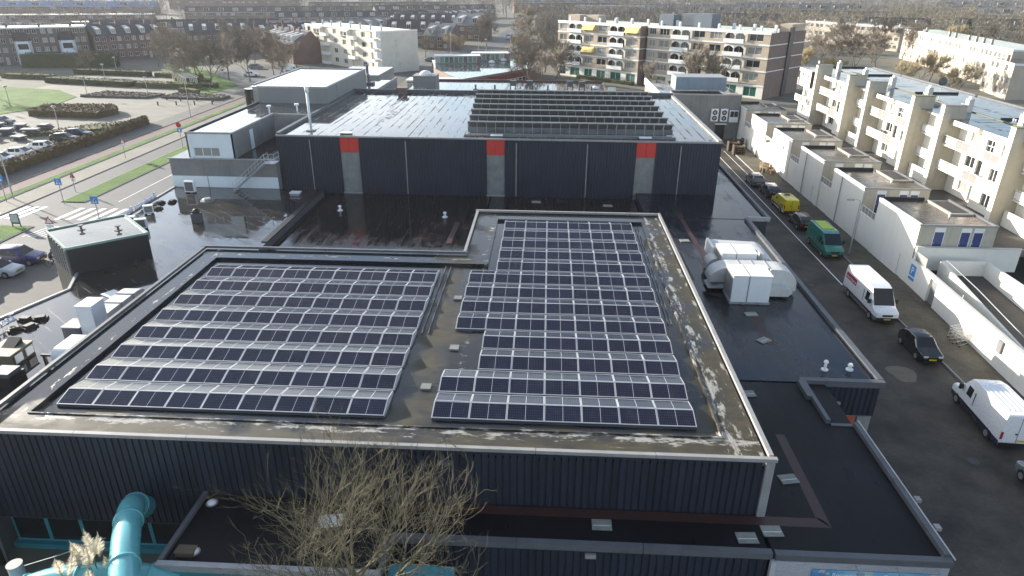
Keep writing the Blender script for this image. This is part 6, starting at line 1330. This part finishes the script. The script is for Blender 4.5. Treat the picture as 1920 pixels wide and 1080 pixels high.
for x,y,h,d,a in ((-70.5,133,9,'tall lamp post where the cycle path meets the paving',0),(-66.3,78.5,9,'tall two-armed lamp post by the zebra crossing',1.6),(-77,206,9,'tall lamp post by the red brick houses',1.4),(-52,216,9,'tall lamp post at the cream flats',1.4),(-20,228,8,'lamp post beside the curved roof',.0),(-24,245,8,'lamp post in the far car park',1.0),(-14,262,8,'lamp post by the far lane',1.0),(-36,262,8,'lamp post behind the cream gable',1.0),(-97,222,8,'lamp post before the brick houses',1.2)):
    lamp_post(x,y,h,d,a)
def sign_post(x,y,h,label,shape='square',m='sign_blue',rz=0.):
    t = thing('traffic_sign', label, 'traffic sign', (x,y,0), rz); MB().cyl(0,0,0,h,.045,8).build('post', MATS['zinc'], t)
    if shape == 'square': MB().box(-.42,.42,-.09,-.05,h-.85,h).build('sign_plate', MATS[m], t); MB().poly([(-.28,-.095,h-.72),(.28,-.095,h-.72),(0,-.095,h-.18)]).build('symbol', MATS['white_paint'], t); MB().box(-.06,.1,-.1,-.096,h-.65,h-.35).build('symbol', MATS['black'], t)
    elif shape == 'tri': MB().poly([(-.48,-.06,h-.8),(.48,-.06,h-.8),(0,-.06,h)]).build('sign_plate', MATS['red_panel'], t); MB().poly([(-.32,-.065,h-.71),(.32,-.065,h-.71),(0,-.065,h-.2)]).build('symbol', MATS['white_paint'], t); MB().box(-.4,.4,-.065,-.05,h-1.2,h-.9).build('plate', MATS['white_paint'], t)
    else: MB().tube([(0,-.09,h-.4),(0,-.05,h-.4)],.42,18).build('sign_plate', MATS['red_panel'], t); MB().box(-.35,.35,-.09,-.05,h-1.6,h-.95).build('plate', MATS['sign_blue'], t); MB().box(-.12,.12,-.1,-.092,h-1.5,h-1.05).build('symbol', MATS['white_paint'], t)
sign_post(-58.7,76.9,3.2,'blue pedestrian crossing sign on a pole at the middle verge'); sign_post(-49.4,69.4,3.4,'blue pedestrian crossing sign at the right kerb'); sign_post(-66.2,77.2,3.4,'blue pedestrian crossing sign by the tall lamp'); sign_post(-50.2,63.0,3.2,'red and white triangular warning sign behind the black roof room','tri'); sign_post(-59.0,107,4.2,'round red traffic sign with blue plate on the verge','round'); sign_post(-113.5,137,3.4,'blue parking sign beside the left lawn'); sign_post(-64.5,100,3.0,'grey sign seen on edge on the central path','tri',rz=1.2); sign_post(-60.6,82,2.6,'small direction sign in the upper verge','tri',rz=2.9)
t = thing('info_board', 'dark information board at the verge end beside the crossing', 'sign', (-58.2,68.2,0)); MB().box(-.5,.5,-.05,.05,.4,1.6).build('board', MATS['zinc_dark'], t); MB().box(-.4,.4,-.06,-.051,.6,1.5).build('poster', MATS['dormer_white'], t); MB().box(-.5,-.42,-.04,.04,0,.4).box(.42,.5,-.04,.04,0,.4).build('leg', MATS['black'], t)
# stacked pallets in the park
r2 = random.Random(9)
for i in range(9):
    x, y = -98.5+(i % 3)*4.4+r2.uniform(-.6,.6), 111+(i//3)*3.7+r2.uniform(-.5,.5)
    t = thing('pallet_stack', 'grey stack of stall boards in the car park, row %s, %s from the left' % (ORD[i//3],ORD[i % 3]), 'pallets', (x,y,0), r2.uniform(-.2,.2), 'stacked stall boards'); H_ = r2.uniform(1.0,2.0); n = int(H_/.22)
    for k in range(n): w_ = 1.1+r2.uniform(-.4,.3); MB().box(-w_,w_,-.7+r2.uniform(-.2,.2),.7+r2.uniform(-.2,.1),k*.22,k*.22+.16).build('board', MATS['zinc_dark'] if k < n-1 else MATS['plaster_sh' if i % 2 else 'zinc'], t)
# ------------------------------------------------------------------ trees behind
def twig_tree(seed, h, spread, up, mtw, mbk='bark_grey', dens=1., conic=1.):
    wood, tw, tips = bare_tree(seed, h*.62, spread, (8,5,5), .15*h/10, up, .3, (6,4,3,3), .16, .014, lenf=.58)
    r2 = random.Random(seed+50)
    for p, d in tips:           # sprays of fine twigs
        for k in range(int(15*dens)):
            dd = (d*.8+Vector((r2.gauss(0,.55),r2.gauss(0,.55),r2.gauss(0,.4)+up*.35))).normalized(); L = r2.uniform(.5,1.3)*h/10; n_ = dd.orthogonal().normalized()*.03*h/10; q = p-d*r2.uniform(0,.7)*h/10
            tw.poly([tuple(q-n_),tuple(q+n_),tuple(q+dd*L)])
    return wood.mesh('trunk', MATS[mbk], True), tw.mesh('crown', MATS[mtw])
protos = [twig_tree(21,9,1.0,.5,'twig_brown'), twig_tree(22,9,.85,.7,'twig_brown'), twig_tree(23,10,1.1,.45,'twig_brown'), twig_tree(24,9,.9,.8,'twig_ochre'), twig_tree(25,10,.75,.9,'twig_brown')]
def tree(x,y,k,s,label,group,rz=None):
    t = thing('bare_tree', label, 'tree', (x,y,0), rnd.uniform(0,6.28) if rz is None else rz, group); t.scale = (s,s,s*rnd.uniform(.92,1.08)); link('trunk', protos[k][0], t); link('crown', protos[k][1], t); return t
for i,(x,y,k,s) in enumerate(((-84,170,0,1.35),(-91.5,182,2,1.3),(-99,190,0,1.3),(-107,200,2,1.35),(-114.5,207,0,1.3),(-122,216,2,1.3),(-89.7,176,1,1.2),(-87,188,1,1.3))): tree(x,y,k,s,'bare street tree at the edge of the right park lawn, %s from the near end' % ORD[i],'street trees along the park lawn')
for i,(x,y,k,s) in enumerate(((-80.3,186,1,1.3),(-79,200,0,1.2),(-73,187,4,1.2),(-69,184,2,.9),(-96,228,0,1.3),(-102,232,2,1.3),(-92,232,1,1.2))): tree(x,y,k,s,'bare tree by the side road before the brick houses, %s of seven' % ORD[i],'trees by the side road')
tree(-125,152,0,1.1,'bare tree on the left lawn at the frame edge','lawn trees'); tree(-131,196,1,.9,'bare tree before the brown flats','lawn trees')
for i,(x,y,k,s) in enumerate(((-3.5,176,4,1.15),(-1.0,182,0,1.1),(1.5,190,2,1.2),(4.5,184,4,1.1),(-6,200,0,1.2),(-1,212,2,1.25))): tree(x,y,k,s,'bare birch-like tree between the curved roof and the flats, %s of six' % ORD[i],'trees beside the curved roof')
for i,(x,y,k,s) in enumerate(((37.5,170.5,4,1.25),(40.0,168.5,4,1.1),(26.5,175,4,.75),(24.5,171,3,.6))): tree(x,y,k,s,'pale bare tree in front of the flats right wing, %s of four' % ORD[i],'trees before the flats')
for i,(x,y,k,s) in enumerate(((88,205,2,1.6),(97,215,0,1.5),(80,215,2,1.3),(105,200,3,1.1),(96,188,3,1.1),(88,180,3,1.0),(101,178,3,1.0),(93,170,3,.9),(72,205,3,1.2),(76,190,3,1.0))): tree(x,y,k,s,('dark spreading bare tree' if k in (0,2) else 'golden bare willow-like tree')+' behind the white terrace, %s of ten' % ORD[i],'trees behind the terrace')
for i,(x,y,k,s) in enumerate(((-32,262,3,.9),(-44,254,1,.8),(-38,268,3,.9),(-12,252,3,1.0),(-10,240,0,1.0),(-6,262,2,1.3),(-9,282,0,1.5),(-4,300,2,1.5),(-2,322,0,1.6),(-8,345,2,1.6),(-26,300,0,1.2),(-30,318,2,1.3),(8,240,4,1.3),(14,262,0,1.4))): tree(x,y,k,s,'bare tree around the far car park and lane, %s of fourteen' % ORD[i],'trees around the far lane')
for i in range(18):
    x, y = 60+i*9.5+rnd.uniform(-4,4), 250+rnd.uniform(-10,60); tree(x,y,rnd.choice((0,2,4,3)),rnd.uniform(1.1,1.5),'bare tree in the belt between the flats and the beige blocks, %s of eighteen' % ORD[i],'tree belt on the right')
# conifer on the right
cn = thing('conifer', 'dark green conifer standing among bare trees on the right', 'tree', (180,322,0)); MB().cyl(0,0,0,9,.3,8,r1=.05).build('trunk', MATS['bark_grey'], cn); mb = MB(); r2 = random.Random(8)
for k in range(4200):
    z = r2.uniform(.8,11.5); rr_ = (12-z)*.42*math.sqrt(r2.random()); a = r2.uniform(0,6.28); c = Vector((math.cos(a)*rr_,math.sin(a)*rr_,z)); d = Vector((math.cos(a)*.5,math.sin(a)*.5,-.18)); n_ = Vector((-math.sin(a),math.cos(a),0))*.13
    mb.poly([tuple(c-n_),tuple(c+n_),tuple(c+d)])
mb.build('crown', mat('conifer',(.025,.05,.022),.9,.3), cn)
# far woods: one mass of small bare trees
def wood(name, label, spots, m, seed):
    r2 = np.random.default_rng(seed); V = []; F = []; base = 0
    for (x,y,h) in spots:
        n = 190; c = r2.normal(size=(n,3))*np.array([.19,.19,.2])*h+np.array([x,y,h*.62]); c[:,2] = np.clip(c[:,2],h*.12,None)
        d = (c-np.array([x,y,h*.2])); d /= np.linalg.norm(d,axis=1)[:,None]; d += r2.normal(size=(n,3))*.8; L = h*r2.uniform(.06,.15,size=(n,1)); wv = r2.normal(size=(n,3)); wv -= (wv*d).sum(1)[:,None]*d; wv /= np.linalg.norm(wv,axis=1)[:,None]; wd = h*.0085
        tri = np.stack([c-wv*wd,c+wv*wd,c+d*L],1).reshape(-1,3); V.append(tri); F.append(np.arange(base,base+3*n).reshape(-1,3)); base += 3*n
        k = h*.018; tr = np.array([[x-k,y,0],[x+k,y,0],[x,y,h*.75]]); V.append(tr); F.append(np.arange(base,base+3).reshape(-1,3)); base += 3
    V = np.concatenate(V); F = np.concatenate(F); me = bpy.data.meshes.new(name); me.vertices.add(len(V)); me.vertices.foreach_set('co',V.ravel()); me.loops.add(F.size); me.loops.foreach_set('vertex_index',F.ravel().astype(np.int32)); me.polygons.add(len(F)); me.polygons.foreach_set('loop_start',np.arange(0,F.size,3,dtype=np.int32)); me.update(calc_edges=True); me.validate()
    me.materials.append(MATS[m]); o = link(name, me); return tag(o, label, 'woodland', kind='stuff')
g = random.Random(77)
def scat(n, x0, x1, y0, y1, h0, h1): return [(g.uniform(x0*(.3+.7*t),x1*(.3+.7*t)), y0+(y1-y0)*t, g.uniform(h0,h1)) for t in [g.random()**.8 for _ in range(n)]]
mat('wood_far', (.16,.145,.125), .95, .3, .02); mat('wood_far2', (.20,.175,.13), .95, .3, .02)
wood('woodland', 'brown leafless wood behind the flats in the middle distance', [(g.uniform(-2,75)+0*i, g.uniform(262,420), g.uniform(9,14)) for i in range(420)], 'wood_far', 1)
wood('woodland', 'golden-brown leafless wood in the right distance', [(g.uniform(75,330), g.uniform(300,560), g.uniform(8,13)) for i in range(700)], 'wood_far2', 2)
wood('woodland', 'faint far wood along the horizon', [(g.uniform(-620,760), g.uniform(520,1000), g.uniform(11,17)) for i in range(1500)], 'wood_far', 3)
wood('woodland', 'scattered bare trees among the far left houses', [(g.uniform(-330,-30), g.uniform(275,560), g.uniform(6,10)) for i in range(420)], 'wood_far', 4)
# ------------------------------------------------------------------ winter haze
hz = MB().box(-1750,1750,-50,3100,-1.5,27.5).build('haze', [])
hz.data.materials.clear(); hm = bpy.data.materials.new('haze'); hm.use_nodes = True; hn = hm.node_tree
for n_ in list(hn.nodes): hn.nodes.remove(n_)
ho = hn.nodes.new('ShaderNodeOutputMaterial'); hv = hn.nodes.new('ShaderNodeVolumePrincipled'); hv.inputs['Color'].default_value = (.93,.95,1,1); hv.inputs['Density'].default_value = .00012; hv.inputs['Anisotropy'].default_value = .3
hn.links.new(hv.outputs[0], ho.inputs['Volume']); hz.data.materials.append(hm); tag(hz, 'thin pale winter haze over the town', 'haze', kind='stuff')
